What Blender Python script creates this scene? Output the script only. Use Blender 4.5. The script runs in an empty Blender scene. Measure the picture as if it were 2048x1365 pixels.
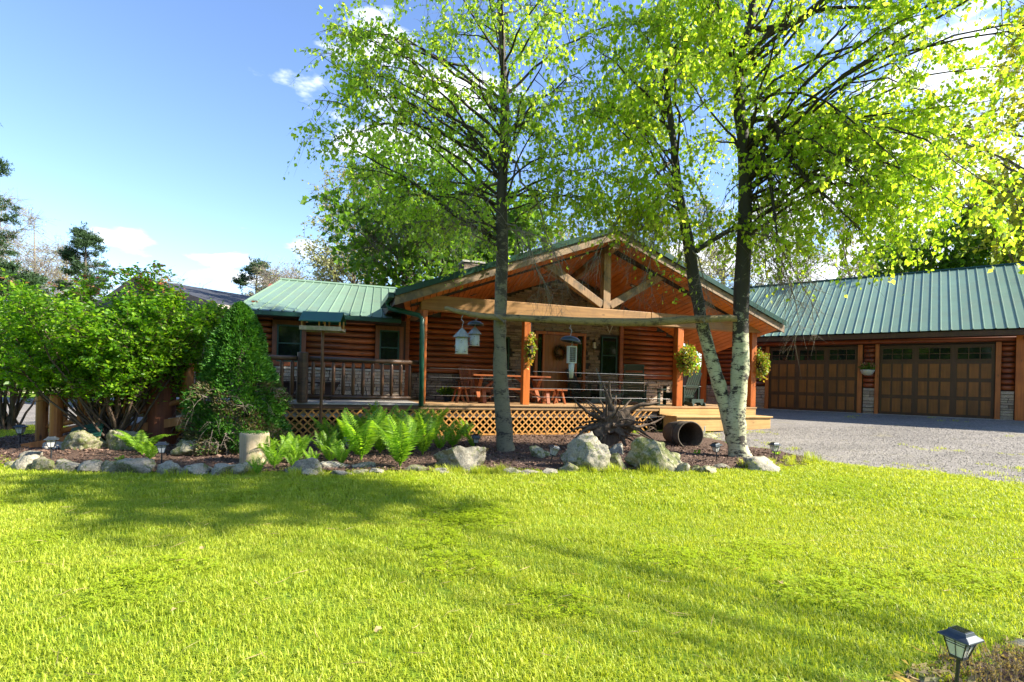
import bpy, math, random
import numpy as np
from mathutils import Vector, Matrix, noise, Euler

# ------------------------------------------------------------------ camera, world, sun, exposure
S = bpy.context.scene
C = S.collection
F, PX, PY, ROLL, HC = 1050.0, 1024.0, 766.0, 0.025, 1.25      # lens in photo pixels, principal point, roll, eye height
cam_d = bpy.data.cameras.new('camera'); cam = bpy.data.objects.new('camera', cam_d); C.objects.link(cam)
S.camera = cam
cam_d.sensor_width = 36.0; cam_d.lens = 36.0*F/2048.0
cam_d.shift_y = (PY-682.5)/2048.0
cam_d.clip_start = 0.05; cam_d.clip_end = 3000
cam.location = (0, 0, HC)
cam.rotation_mode = 'XYZ'
cam.rotation_euler = (math.radians(90), ROLL, 0)
cam.matrix_world = Matrix.Translation((0, 0, HC)) @ Matrix.Rotation(math.radians(90), 4, 'X') @ Matrix.Rotation(ROLL, 4, 'Z')

SUN_AZ = math.radians(-8)      # direction to the sun, measured from +X towards +Y
SUN_EL = math.radians(36)
sun_d = bpy.data.lights.new('sun', 'SUN'); sun_d.energy = 4.8; sun_d.angle = math.radians(0.6); sun_d.color = (1.0, .93, .80)
sun = bpy.data.objects.new('sun', sun_d); C.objects.link(sun)
sv = Vector((math.cos(SUN_AZ)*math.cos(SUN_EL), math.sin(SUN_AZ)*math.cos(SUN_EL), math.sin(SUN_EL)))
sun.rotation_euler = sv.to_track_quat('Z', 'Y').to_euler(); sun.location = sv*50

W = bpy.data.worlds.new('World'); S.world = W; W.use_nodes = True
nt = W.node_tree; nt.nodes.clear()
def N(t, typ, **kw):
    n = t.nodes.new(typ)
    for k, v in kw.items():
        if k.startswith('i_'): n.inputs[k[2:].replace('_', ' ')].default_value = v
        else: setattr(n, k, v)
    return n
wo = N(nt, 'ShaderNodeOutputWorld'); bg = N(nt, 'ShaderNodeBackground')
SKY_STRENGTH = 0.12
sky = N(nt, 'ShaderNodeTexSky'); sky.sky_type = 'NISHITA'; sky.sun_disc = False
sky.sun_elevation = SUN_EL; sky.sun_rotation = math.pi/2-SUN_AZ; sky.altitude = 300; sky.air_density = 1.0; sky.dust_density = 0.25; sky.ozone_density = 1.6
tc = N(nt, 'ShaderNodeTexCoord')
# clouds: broken cumulus banks, thicker low down, one taller heap where the photograph has it
def dirv(x, y): return Vector(((x-PX)/F, 1, (PY-y)/F)).normalized()
def wmath(op, a, b=None):
    n = N(nt, 'ShaderNodeMath', operation=op)
    for i, v in enumerate((a, b)):
        if v is None: continue
        if isinstance(v, (int, float)): n.inputs[i].default_value = v
        else: nt.links.new(v, n.inputs[i])
    return n.outputs[0]
mp = N(nt, 'ShaderNodeMapping'); mp.inputs['Scale'].default_value = (1, 1, 2.4)
nt.links.new(tc.outputs['Generated'], mp.inputs['Vector'])
nz = N(nt, 'ShaderNodeTexNoise'); nz.inputs['Scale'].default_value = 8; nz.inputs['Detail'].default_value = 7; nz.inputs['Roughness'].default_value = .55
nt.links.new(mp.outputs['Vector'], nz.inputs['Vector'])
def heap(px, py, rad):
    sub = N(nt, 'ShaderNodeVectorMath', operation='SUBTRACT'); nt.links.new(tc.outputs['Generated'], sub.inputs[0]); sub.inputs[1].default_value = dirv(px, py)
    mul = N(nt, 'ShaderNodeVectorMath', operation='MULTIPLY'); nt.links.new(sub.outputs[0], mul.inputs[0]); mul.inputs[1].default_value = (1/rad[0], 1/rad[0], 1/rad[1])
    ln = N(nt, 'ShaderNodeVectorMath', operation='LENGTH'); nt.links.new(mul.outputs[0], ln.inputs[0])
    return wmath('SUBTRACT', 1.0, ln.outputs['Value'])
m = None
for h in [(835, 205, (.15, .075)), (745, 275, (.08, .075)), (270, 505, (.11, .014)), (400, 530, (.12, .016)), (520, 575, (.10, .016)), (1750, 430, (.35, .12)), (1950, 250, (.3, .16)), (1500, 500, (.3, .05)), (1100, 540, (.4, .04))]:
    v = heap(*h); m = v if m is None else wmath('MAXIMUM', m, v)
for az in range(0, 360, 30):          # the same fair-weather heaps all round the horizon behind the camera
    if 40 < az < 140: continue
    d = Vector((math.cos(math.radians(az)), math.sin(math.radians(az)), .2+.15*math.sin(az))).normalized()
    sub = N(nt, 'ShaderNodeVectorMath', operation='DISTANCE'); nt.links.new(tc.outputs['Generated'], sub.inputs[0]); sub.inputs[1].default_value = d
    m = wmath('MAXIMUM', m, wmath('SUBTRACT', .8, wmath('MULTIPLY', sub.outputs['Value'], 5.0)))
dens = wmath('ADD', wmath('MULTIPLY', m, .62), wmath('MULTIPLY', wmath('SUBTRACT', nz.outputs['Fac'], .5), 3.2))
mr = N(nt, 'ShaderNodeMapRange', interpolation_type='SMOOTHSTEP'); mr.inputs['From Min'].default_value = .05; mr.inputs['From Max'].default_value = .62
nt.links.new(dens, mr.inputs['Value'])
cmask = wmath('MULTIPLY', mr.outputs[0], .93)
# thin brightening of the air low over the horizon
sep = N(nt, 'ShaderNodeSeparateXYZ'); nt.links.new(tc.outputs['Generated'], sep.inputs[0])
mx = N(nt, 'ShaderNodeMix', data_type='RGBA'); mx.inputs['B'].default_value = (5.6, 5.8, 6.1, 1)
nt.links.new(cmask, mx.inputs['Factor']); hsv = N(nt, 'ShaderNodeHueSaturation'); hsv.inputs['Saturation'].default_value = 1.10; hsv.inputs['Hue'].default_value = .508; hsv.inputs['Value'].default_value = .97; nt.links.new(sky.outputs['Color'], hsv.inputs['Color']); nt.links.new(hsv.outputs[0], mx.inputs['A'])
nt.links.new(mx.outputs['Result'], bg.inputs['Color']); bg.inputs['Strength'].default_value = SKY_STRENGTH
nt.links.new(bg.outputs[0], wo.inputs[0])

S.view_settings.view_transform = 'Standard'; S.view_settings.look = 'None'
S.view_settings.exposure = 1.6; S.view_settings.gamma = 1.0; S.view_settings.use_curve_mapping = False
S.render.engine = 'CYCLES'
S.cycles.max_bounces = 8; S.cycles.transparent_max_bounces = 8; S.cycles.transmission_bounces = 6; S.cycles.diffuse_bounces = 4

# ------------------------------------------------------------------ helpers
cr, sr = math.cos(ROLL), math.sin(ROLL)
def ray(x, y):
    dx, dy = x-PX, y-PY
    return ((dx*cr+dy*sr)/F, 1.0, -(-dx*sr+dy*cr)/F)
def at(x, y, Y):
    r = ray(x, y); return Vector((r[0]*Y, Y, HC+r[2]*Y))
TH = math.radians(19.3); HO = (-1.97, 11.4)
TG = math.radians(-38.5); GO = (8.83, 18.1)
def terr(X, Y):
    q = (X-GO[0])*-.622+(Y-GO[1])*-.783
    t = min(1, max(0, 1-q/9.5)); return .57*t**1.6
def gnd(x, y):
    r = ray(x, y); z = 0
    for i in range(60):
        t = (z-HC)/r[2]; z = .5*z+.5*terr(r[0]*t, t)
    return Vector((r[0]*t, t, terr(r[0]*t, t)))
def hw(a, d, z=0): return Vector((HO[0]+a*math.cos(TH)-d*math.sin(TH), HO[1]+a*math.sin(TH)+d*math.cos(TH), z))

class MB:
    def __init__(s): s.v = []; s.f = []
    def add(s, vs, fs):
        o = len(s.v); s.v += [tuple(v) for v in vs]; s.f += [tuple(i+o for i in f) for f in fs]; return s
    def box(s, x0, x1, y0, y1, z0, z1, M=None):
        vs = [Vector(p) for p in ((x0,y0,z0),(x1,y0,z0),(x1,y1,z0),(x0,y1,z0),(x0,y0,z1),(x1,y0,z1),(x1,y1,z1),(x0,y1,z1))]
        if M is not None: vs = [M @ v for v in vs]
        return s.add(vs, [(0,3,2,1),(4,5,6,7),(0,1,5,4),(1,2,6,5),(2,3,7,6),(3,0,4,7)])
    def beam(s, p0, p1, w, h, up=(0,0,1)):
        p0, p1 = Vector(p0), Vector(p1); t = (p1-p0).normalized(); u = t.cross(Vector(up))
        if u.length < 1e-4: u = t.cross(Vector((1,0,0)))
        u.normalize(); n = u.cross(t)
        vs = [p+u*(a*w/2)+n*(b*h/2) for p in (p0, p1) for a, b in ((-1,-1),(1,-1),(1,1),(-1,1))]
        return s.add(vs, [(0,1,2,3),(7,6,5,4),(0,4,5,1),(1,5,6,2),(2,6,7,3),(3,7,4,0)])
    def prism(s, pts, dv):
        n = len(pts); a = [Vector(p) for p in pts]; b = [p+Vector(dv) for p in a]
        return s.add(a+b, [tuple(range(n))[::-1], tuple(range(n, 2*n))]+[(i, (i+1)%n, n+(i+1)%n, n+i) for i in range(n)])
    def tube(s, pts, rad, k=6, cap=True):
        pts = np.array([tuple(p) for p in pts], float); n = len(pts)
        rad = np.full(n, rad, float) if np.isscalar(rad) else np.array(rad, float)
        t = np.gradient(pts, axis=0); t /= (np.linalg.norm(t, axis=1, keepdims=True)+1e-9)
        m = pts[-1]-pts[0]; ref = np.array((0,0,1.0)) if abs(m[2]) < .8*np.linalg.norm(m) else np.array((1.0,0.05,0))
        u = np.cross(t, ref); u /= (np.linalg.norm(u, axis=1, keepdims=True)+1e-9); w = np.cross(t, u)
        an = np.arange(k)*2*math.pi/k
        ring = pts[:,None,:]+rad[:,None,None]*(np.cos(an)[None,:,None]*u[:,None,:]+np.sin(an)[None,:,None]*w[:,None,:])
        vs = ring.reshape(-1, 3).tolist()
        fs = [(i*k+j, i*k+(j+1)%k, (i+1)*k+(j+1)%k, (i+1)*k+j) for i in range(n-1) for j in range(k)]
        if cap: fs += [tuple(range(k))[::-1], tuple(range((n-1)*k, n*k))]
        return s.add(vs, fs)
    def lathe(s, prof, k=12, M=None, cap=True):
        vs = [Vector((r*math.cos(2*math.pi*j/k), r*math.sin(2*math.pi*j/k), z)) for r, z in prof for j in range(k)]
        if M is not None: vs = [M @ v for v in vs]
        n = len(prof); fs = [(i*k+j, i*k+(j+1)%k, (i+1)*k+(j+1)%k, (i+1)*k+j) for i in range(n-1) for j in range(k)]
        if cap: fs += [tuple(range(k))[::-1], tuple(range((n-1)*k, n*k))]
        return s.add(vs, fs)
    def mesh(s, name, smooth=False):
        me = bpy.data.meshes.new(name); me.from_pydata(s.v, [], s.f)
        if smooth: me.polygons.foreach_set('use_smooth', [True]*len(me.polygons))
        me.update(); return me

def setp(o, label=None, cat=None, group=None, kind=None):
    if label: o['label'] = label
    if cat: o['category'] = cat
    if group: o['group'] = group
    if kind: o['kind'] = kind
    return o
def link(name, me, mat=None, parent=None, loc=None, rot=None):
    o = bpy.data.objects.new(name, me); C.objects.link(o)
    if mat is not None and (not me.materials): me.materials.append(mat)
    if parent is not None: o.parent = parent
    if loc is not None: o.location = loc
    if rot is not None: o.rotation_euler = rot
    return o
def obj(name, mb, mat, parent=None, smooth=False, bevel=0, loc=None, rot=None):
    o = link(name, mb.mesh(name, smooth), mat, parent, loc, rot)
    if bevel:
        b = o.modifiers.new('bevel', 'BEVEL'); b.width = bevel; b.segments = 2; b.limit_method = 'ANGLE'
    return o
def thing(name, label, cat, loc=(0,0,0), rz=0, group=None):
    o = bpy.data.objects.new(name, None); C.objects.link(o); o.location = loc; o.rotation_euler = (0,0,rz); o.empty_display_size = .2
    return setp(o, label, cat, group)
def dup(o, loc=None, rz=None, label=None, parent=None):
    c = o.copy(); C.objects.link(c)
    if parent is not None: c.parent = parent
    if loc is not None: c.location = loc
    if rz is not None: c.rotation_euler = (0,0,rz)
    if label: c['label'] = label
    for ch in list(o.children): dup(ch, parent=c)
    return c
def mesh_np(name, V, Fq):
    me = bpy.data.meshes.new(name); V = np.asarray(V, np.float32); Fq = np.asarray(Fq, np.int32); k = Fq.shape[1]
    me.vertices.add(len(V)); me.vertices.foreach_set('co', V.ravel())
    me.loops.add(Fq.size); me.loops.foreach_set('vertex_index', Fq.ravel())
    me.polygons.add(len(Fq)); me.polygons.foreach_set('loop_start', np.arange(0, Fq.size, k, dtype=np.int32))
    me.update(calc_edges=True); return me
def leaves(name, pos, dirs, size, mat, parent=None, wid=.7, fold=.25, rng=None, kind=None):
    """kite leaves: pos at the stalk, dirs along the blade"""
    rng = rng or np.random.default_rng(1); pos = np.asarray(pos, float); d = np.asarray(dirs, float); n = len(pos)
    d /= np.linalg.norm(d, axis=1, keepdims=True)+1e-9
    r = rng.normal(size=(n, 3)); u = np.cross(d, r); u /= np.linalg.norm(u, axis=1, keepdims=True)+1e-9; w = np.cross(u, d)
    size = np.broadcast_to(size, (n,))[:, None]
    mid = pos+d*size*.38
    V = np.stack([pos, mid-u*size*wid*.5+w*size*fold*.4, pos+d*size, mid+u*size*wid*.5+w*size*fold*.4], 1).reshape(-1, 3)
    me = mesh_np(name, V, np.arange(4*n).reshape(n, 4))
    o = link(name, me, mat, parent)
    if kind: o['kind'] = kind
    return o
ORD = ['first','second','third','fourth','fifth','sixth','seventh','eighth','ninth','tenth','eleventh','twelfth','thirteenth','fourteenth','fifteenth','sixteenth','seventeenth','eighteenth','nineteenth','twentieth','twenty-first','twenty-second','twenty-third','twenty-fourth','twenty-fifth','twenty-sixth','twenty-seventh','twenty-eighth','twenty-ninth','thirtieth','thirty-first','thirty-second','thirty-third','thirty-fourth','thirty-fifth','thirty-sixth']

# ------------------------------------------------------------------ materials
def newmat(name):
    m = bpy.data.materials.new(name); m.use_nodes = True; t = m.node_tree; t.nodes.clear()
    out = N(t, 'ShaderNodeOutputMaterial'); b = N(t, 'ShaderNodeBsdfPrincipled'); t.links.new(b.outputs[0], out.inputs['Surface'])
    return m, t, b, out
def ramp(t, fac, stops):
    r = N(t, 'ShaderNodeValToRGB'); el = r.color_ramp.elements
    while len(el) < len(stops): el.new(.5)
    for e, (p, c) in zip(el, stops): e.position = p; e.color = (*c, 1)
    t.links.new(fac, r.inputs[0]); return r.outputs[0]
def coords(t, world=False, scale=(1,1,1), src='Object'):
    if world: o = N(t, 'ShaderNodeNewGeometry').outputs['Position']
    else: o = N(t, 'ShaderNodeTexCoord').outputs[src]
    m = N(t, 'ShaderNodeMapping'); m.inputs['Scale'].default_value = scale; t.links.new(o, m.inputs['Vector']); return m.outputs[0]
def nzt(t, vec, scale, detail=4, rough=.55):
    n = N(t, 'ShaderNodeTexNoise'); n.inputs['Scale'].default_value = scale; n.inputs['Detail'].default_value = detail; n.inputs['Roughness'].default_value = rough
    t.links.new(vec, n.inputs['Vector']); return n.outputs['Fac']
def tm(t, op, a, b):
    n = N(t, 'ShaderNodeMath', operation=op)
    for i, v in enumerate((a, b)):
        if isinstance(v, (int, float)): n.inputs[i].default_value = v
        else: t.links.new(v, n.inputs[i])
    return n.outputs[0]
def mixc(t, f, a, b, mode='MIX'):
    n = N(t, 'ShaderNodeMix', data_type='RGBA', blend_type=mode)
    for k, v in (('Factor', f), ('A', a), ('B', b)):
        if isinstance(v, (int, float)): n.inputs[k].default_value = v
        elif isinstance(v, tuple): n.inputs[k].default_value = (*v, 1)
        else: t.links.new(v, n.inputs[k])
    return n.outputs['Result']
def bump(t, b, h, strength=.4, dist=.01):
    n = N(t, 'ShaderNodeBump'); n.inputs['Strength'].default_value = strength; n.inputs['Distance'].default_value = dist
    t.links.new(h, n.inputs['Height']); t.links.new(n.outputs[0], b.inputs['Normal'])
def objvar(t, col, amt=.35):
    oi = N(t, 'ShaderNodeObjectInfo'); f = tm(t, 'ADD', tm(t, 'MULTIPLY', oi.outputs['Random'], amt), 1-amt*.6)
    h = N(t, 'ShaderNodeHueSaturation'); t.links.new(f, h.inputs['Value']); t.links.new(col, h.inputs['Color']); return h.outputs[0]
def plain(name, c, rough=.6, metal=0, var=.15, scale=8, bmp=0, spec=.5):
    m, t, b, _ = newmat(name); v = coords(t); f = nzt(t, v, scale)
    col = ramp(t, f, [(.3, tuple(x*(1-var) for x in c)), (.7, tuple(x*(1+var) for x in c))])
    t.links.new(col, b.inputs['Base Color']); b.inputs['Roughness'].default_value = rough; b.inputs['Metallic'].default_value = metal
    b.inputs['Specular IOR Level'].default_value = spec
    if bmp: bump(t, b, f, .5, bmp)
    if name == 'green_metal':
        st = nzt(t, coords(t, True, (1.2, 1.2, .9)), 1.5, 6, .7); c2 = mixc(t, ramp(t, st, [(.45, (0,0,0)), (.75, (.55,.55,.55))]), col, (.17,.20,.14)); t.links.new(objvar(t, c2, .22), b.inputs['Base Color'])
        t.links.new(tm(t, 'ADD', tm(t, 'MULTIPLY', st, .35), .2), b.inputs['Roughness']); bump(t, b, nzt(t, coords(t, True), 2.5, 2), .25, .02)
    return m
def wood(name, c1, c2, axis='x', rough=.55, var=.35, grain=1.0, knots=True, stain=None):
    """c1 dark grain, c2 light; grain runs along axis of the object space"""
    m, t, b, _ = newmat(name)
    k = 14*grain; sc = {'x': (.6, k, k), 'y': (k, .6, k), 'z': (k, k, .6)}[axis]
    v = coords(t, scale=sc); f = nzt(t, v, 1.6, 5, .6)
    col = ramp(t, f, [(.25, c1), (.5, tuple((a+b_)/2 for a, b_ in zip(c1, c2))), (.75, c2)])
    v2 = coords(t); g = nzt(t, v2, 2.2, 3)
    col = mixc(t, ramp(t, g, [(.45, (0,0,0)), (.75, (.5,.5,.5))]), col, tuple(x*.45 for x in c1))
    if stain:
        g2 = nzt(t, v2, 3.3, 4, .7); col = mixc(t, ramp(t, g2, [(.5, (0,0,0)), (.62, (1,1,1))]), col, stain)
    if knots:
        vo = N(t, 'ShaderNodeTexVoronoi'); sk = {'x': (2.2, 6, 6), 'y': (6, 2.2, 6), 'z': (6, 6, 2.2)}[axis]
        t.links.new(coords(t, scale=sk), vo.inputs['Vector']); vo.inputs['Scale'].default_value = 1
        kn = ramp(t, vo.outputs['Distance'], [(.07, (.8,.8,.8)), (.14, (0,0,0))]); col = mixc(t, kn, col, tuple(x*.25 for x in c1))
    t.links.new(objvar(t, col, var), b.inputs['Base Color']); b.inputs['Roughness'].default_value = rough
    bump(t, b, f, .35, .004); return m
def leafmat(name, cols, trans=.5, rough=.5, tcol=1.5, world=2.0):
    m, t, b, out = newmat(name); g = N(t, 'ShaderNodeNewGeometry'); ri = g.outputs['Random Per Island']
    n = len(cols); col = ramp(t, ri, [(i/(n-1), c) for i, c in enumerate(cols)])
    f = nzt(t, coords(t, True), world, 2); hs = N(t, 'ShaderNodeHueSaturation'); t.links.new(tm(t, 'ADD', tm(t, 'MULTIPLY', f, .8), .6), hs.inputs['Value']); t.links.new(col, hs.inputs['Color']); col = hs.outputs[0]
    t.links.new(col, b.inputs['Base Color']); b.inputs['Roughness'].default_value = rough; b.inputs['Specular IOR Level'].default_value = .35
    tr = N(t, 'ShaderNodeBsdfTranslucent'); tcn = mixc(t, 1.0, col, (1.20*tcol, 1.19*tcol, .50*tcol), 'MULTIPLY'); t.links.new(tcn, tr.inputs[0])
    mx = N(t, 'ShaderNodeMixShader'); mx.inputs[0].default_value = trans; t.links.new(b.outputs[0], mx.inputs[1]); t.links.new(tr.outputs[0], mx.inputs[2])
    t.links.new(mx.outputs[0], out.inputs['Surface']); return m
def barkm(name, light, dark, blotch, zd=(3.0, 7.0), base_amt=.40, lent=.6):
    """birch bark: pale skin, dark horizontal lenticels and scars that grow commoner with height"""
    m, t, b, _ = newmat(name); sep = N(t, 'ShaderNodeSeparateXYZ'); g = N(t, 'ShaderNodeNewGeometry'); t.links.new(g.outputs['Position'], sep.inputs[0])
    up = N(t, 'ShaderNodeMapRange'); up.inputs['From Min'].default_value = zd[0]; up.inputs['From Max'].default_value = zd[1]; t.links.new(sep.outputs['Z'], up.inputs['Value'])
    v1 = coords(t, True, (11, 11, 75)); n1 = nzt(t, v1, 1, 4, .7)
    v2 = coords(t, True, (5, 5, 6.5)); n2 = nzt(t, v2, 1, 7, .72)
    f = tm(t, 'ADD', tm(t, 'ADD', tm(t, 'MULTIPLY', n1, .30), tm(t, 'MULTIPLY', n2, .80)), tm(t, 'MULTIPLY', up.outputs[0], .20))
    col = mixc(t, nzt(t, coords(t, True), 9, 4), light, blotch)
    col = mixc(t, tm(t, 'MULTIPLY', ramp(t, n1, [(.56, (0,0,0)), (.64, (1,1,1))]), lent), col, dark)
    col = mixc(t, ramp(t, f, [(base_amt+.2, (0,0,0)), (base_amt+.26, (1,1,1))]), col, dark)
    t.links.new(col, b.inputs['Base Color']); b.inputs['Roughness'].default_value = .75; bump(t, b, f, .7, .02); return m
def stonemat(name, stops, var=.5, moss=0.0):
    m, t, b, _ = newmat(name); oi = N(t, 'ShaderNodeObjectInfo'); g = N(t, 'ShaderNodeNewGeometry')
    v = coords(t, True); n1 = nzt(t, v, 6, 6, .65); n2 = nzt(t, v, 45, 4, .7)
    rr = tm(t, 'FRACT', tm(t, 'ADD', oi.outputs['Random'], g.outputs['Random Per Island']), 0)
    col = ramp(t, tm(t, 'ADD', tm(t, 'MULTIPLY', rr, .6), tm(t, 'MULTIPLY', n1, .4)), stops)
    col = mixc(t, ramp(t, n2, [(.4, (0,0,0)), (.65, (.6,.6,.6))]), col, tuple(x*.35 for x in stops[0][1]))
    if moss:
        n3 = nzt(t, v, 3.5, 5, .7); n4 = nzt(t, v, 14, 4, .7)
        col = mixc(t, ramp(t, tm(t, 'ADD', tm(t,'MULTIPLY',n3,.6), tm(t,'MULTIPLY',n4,.4)), [(.62-moss*.2, (0,0,0)), (.68-moss*.2, (.85,.85,.85))]), col, (.10, .12, .02))
        col = mixc(t, ramp(t, nzt(t, v, 22, 3), [(.62, (0,0,0)), (.68, (.7,.7,.7))]), col, (.34, .34, .27))
    t.links.new(col, b.inputs['Base Color']); b.inputs['Roughness'].default_value = .85
    bump(t, b, tm(t, 'ADD', n1, tm(t, 'MULTIPLY', n2, .4)), .8, .03); return m

M = {}
M['log'] = wood('stained_log', (.17,.038,.008), (.42,.11,.022), 'x', .42, .45)
M['log_g'] = wood('stained_garage_log', (.15,.026,.007), (.33,.08,.018), 'x', .45, .45)
M['post'] = wood('orange_post', (.30,.065,.010), (.60,.165,.025), 'z', .4, .15)
M['trimx'] = wood('orange_trim', (.28,.07,.013), (.46,.14,.03), 'z', .45, .2)
M['beam'] = wood('tan_beam', (.20,.095,.028), (.40,.205,.062), 'x', .6, .12)
M['beamv'] = wood('weathered_brace', (.20,.11,.05), (.42,.25,.12), 'z', .65, .15, stain=(.12,.085,.05))
M['ceil'] = wood('ceiling_pine', (.46,.125,.02), (.68,.22,.042), 'y', .4, .22)
M['deck'] = wood('deck_board', (.30,.17,.07), (.52,.33,.16), 'x', .6, .25)
M['deckgrey'] = wood('weathered_deck', (.30,.27,.23), (.48,.45,.40), 'x', .7, .25)
M['step'] = wood('new_step_board', (.42,.23,.07), (.66,.42,.16), 'x', .55, .1)
M['lattice'] = wood('lattice_slat', (.42,.18,.03), (.66,.33,.08), 'z', .6, .3, knots=False)
M['rail'] = wood('weathered_rail_log', (.05,.026,.014), (.17,.08,.035), 'x', .5, .5)
M['railz'] = wood('weathered_baluster', (.05,.022,.012), (.22,.09,.03), 'z', .45, .6)
M['raillog'] = wood('ramp_log', (.26,.085,.02), (.50,.19,.06), 'z', .45, .25)
M['bench'] = wood('picnic_wood', (.22,.05,.012), (.40,.12,.03), 'x', .45, .25)
M['rake'] = wood('weathered_rake', (.19,.12,.07), (.38,.26,.16), 'x', .7, .1, stain=(.13,.10,.07))
M['darkwood'] = plain('dark_wood', (.028,.011,.006), .7)
M['door'] = wood('door_wood', (.19,.065,.014), (.33,.12,.025), 'z', .45, .12, knots=False)
M['gpanel'] = wood('garage_panel', (.13,.042,.007), (.25,.080,.012), 'z', .4, .3, knots=False)
M['gstile'] = wood('garage_stile', (.045,.015,.006), (.085,.029,.010), 'z', .45, .2, knots=False)
M['green'] = plain('green_metal', (.165,.255,.18), .4, .0, .06, 1.5, spec=.35)
M['greend'] = plain('dark_green_trim', (.010,.05,.032), .35, .0, .1, 3)
M['greensp'] = plain('green_downspout', (.012,.085,.052), .35, .0, .1, 3)
M['glass'], _t, _b, _ = newmat('dark_glass'); _b.inputs['Base Color'].default_value = (.010,.014,.012,1); _b.inputs['Roughness'].default_value = .05; _b.inputs['Specular IOR Level'].default_value = .45
M['black'] = plain('black_plastic', (.02,.022,.025), .4, 0, .2)
M['blackm'] = plain('black_metal', (.045,.055,.065), .35, .3, .2)
M['lens'] = plain('frosted_lens', (.62,.62,.58), .15, 0, .1)
M['white'] = plain('white_enamel', (.46,.46,.38), .45, 0, .08, 30)
M['galv'] = plain('galvanised_roof', (.34,.34,.31), .4, .3, .2, 14)
M['steel'] = plain('steel', (.45,.45,.45), .3, .9, .1)
M['mossbark'] = barkm('pole_bark', (.30,.22,.10), (.07,.05,.025), (.19,.14,.05), (50, 60), .37, .7)
M['birch'] = barkm('birch_bark', (.56,.54,.37), (.035,.028,.02), (.34,.35,.18), (1.7, 3.2), .36, .85)
M['birchA'] = barkm('grey_birch_bark', (.21,.18,.11), (.05,.038,.026), (.15,.135,.075), (2.2, 5.0), .38, .6)
M['birchdark'] = barkm('dark_birch_bark', (.30,.25,.16), (.03,.022,.015), (.17,.16,.09), (2, 6), .36, .6)
M['twig'] = plain('twig', (.085,.055,.035), .8, 0, .3)
M['twigl'] = plain('grey_twig', (.22,.18,.14), .8, 0, .3)
M['bark'] = plain('bark', (.12,.095,.07), .9, 0, .4, 6, .02)
M['redtrunk'] = wood('cedar_column', (.10,.028,.012), (.26,.075,.03), 'z', .75, .1)
M['drift'] = wood('driftwood_root', (.04,.025,.015), (.20,.135,.085), 'z', .8, .3, grain=.7, knots=False)
M['stump'] = wood('bleached_stump', (.30,.22,.13), (.55,.45,.30), 'z', .8, .1, knots=False, stain=(.2,.2,.08))
M['stone'] = stonemat('ledge_stone', [(.1,(.10,.07,.05)), (.35,(.26,.18,.115)), (.6,(.38,.28,.19)), (.85,(.22,.18,.155))])
M['mortar'] = plain('dark_joint', (.05,.042,.036), .9)
M['boulder'] = stonemat('boulder', [(.2,(.20,.175,.13)), (.6,(.42,.38,.29)), (.9,(.28,.25,.19))], moss=.35)
M['boulderm'] = stonemat('mossy_boulder', [(.2,(.20,.18,.11)), (.6,(.42,.38,.24)), (.9,(.28,.25,.17))], moss=.7)
M['pot'] = plain('old_barrel', (.085,.065,.045), .8, 0, .35, 18, .01)
M['chair'] = plain('dark_green_chair', (.016,.035,.026), .45, 0, .2)
M['chairl'] = plain('grey_green_chair', (.14,.19,.18), .5, 0, .15)
M['plum'] = plain('bulb', (.6,.1,.1), .5)
M['flag'] = plain('flagstone', (.36,.33,.28), .85, 0, .3, 9, .02)
M['shingle'] = plain('dark_shingle', (.035,.038,.048), .85, 0, .35, 20, .01)
M['siding'] = plain('brown_siding', (.13,.075,.06), .7, 0, .15)
M['trimw'] = plain('pale_trim', (.42,.36,.32), .6)
M['fence'] = plain('grey_fence', (.32,.29,.26), .8, 0, .3, 6)
M['l_birch'] = leafmat('birch_leaf', [(.19,.31,.025), (.28,.42,.035), (.40,.52,.05), (.54,.60,.12)], .64, .38)
M['l_birchA'] = leafmat('birch_leaf_green', [(.16,.28,.028), (.24,.38,.035), (.34,.48,.05), (.48,.58,.11)], .62, .38)
M['l_maple'] = leafmat('maple_leaf', [(.07,.15,.015), (.11,.22,.02), (.17,.29,.03)], .5, .5)
M['l_yellow'] = leafmat('spring_yellow_leaf', [(.28,.30,.04), (.40,.40,.05), (.30,.37,.05), (.46,.43,.06)], .55, .5)
M['l_pale'] = leafmat('pale_bud_leaf', [(.26,.30,.12), (.36,.37,.18), (.34,.31,.17)], .4, .6)
M['l_pine'] = leafmat('pine_needles', [(.025,.06,.022), (.045,.09,.03), (.06,.11,.04)], .15, .6)
M['l_bush'] = leafmat('burning_bush_leaf', [(.055,.15,.008), (.09,.22,.010), (.15,.31,.014), (.28,.43,.02)], .5, .42)
M['l_red'] = leafmat('red_leaf', [(.28,.06,.04), (.42,.12,.09), (.34,.18,.06), (.48,.26,.18)], .4, .5)
M['l_spruce'] = leafmat('spruce_needle', [(.03,.11,.012), (.05,.16,.018), (.10,.24,.025)], .3, .55)
M['l_brown'] = leafmat('dead_needle', [(.09,.07,.03), (.15,.12,.05), (.10,.12,.035)], .15, .7)
M['l_fern'] = leafmat('fern_leaf', [(.13,.27,.02), (.20,.36,.03), (.27,.43,.04)], .5, .45)
M['l_flower'] = leafmat('flower_foliage', [(.10,.22,.02), (.22,.34,.03), (.34,.40,.05), (.42,.20,.05), (.40,.38,.06), (.14,.26,.02), (.30,.08,.08)], .3, .5)
M['l_wreath'] = leafmat('wreath_foliage', [(.05,.04,.02), (.14,.03,.02), (.04,.07,.02), (.2,.12,.05)], .2, .6)
M['l_dry'] = leafmat('dry_sprig', [(.30,.22,.10), (.42,.30,.15), (.28,.26,.10)], .3, .7)
M['chip'] = leafmat('mulch_chip', [(.06,.035,.025), (.13,.075,.05), (.22,.14,.10), (.09,.05,.04)], .0, .8)
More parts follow.
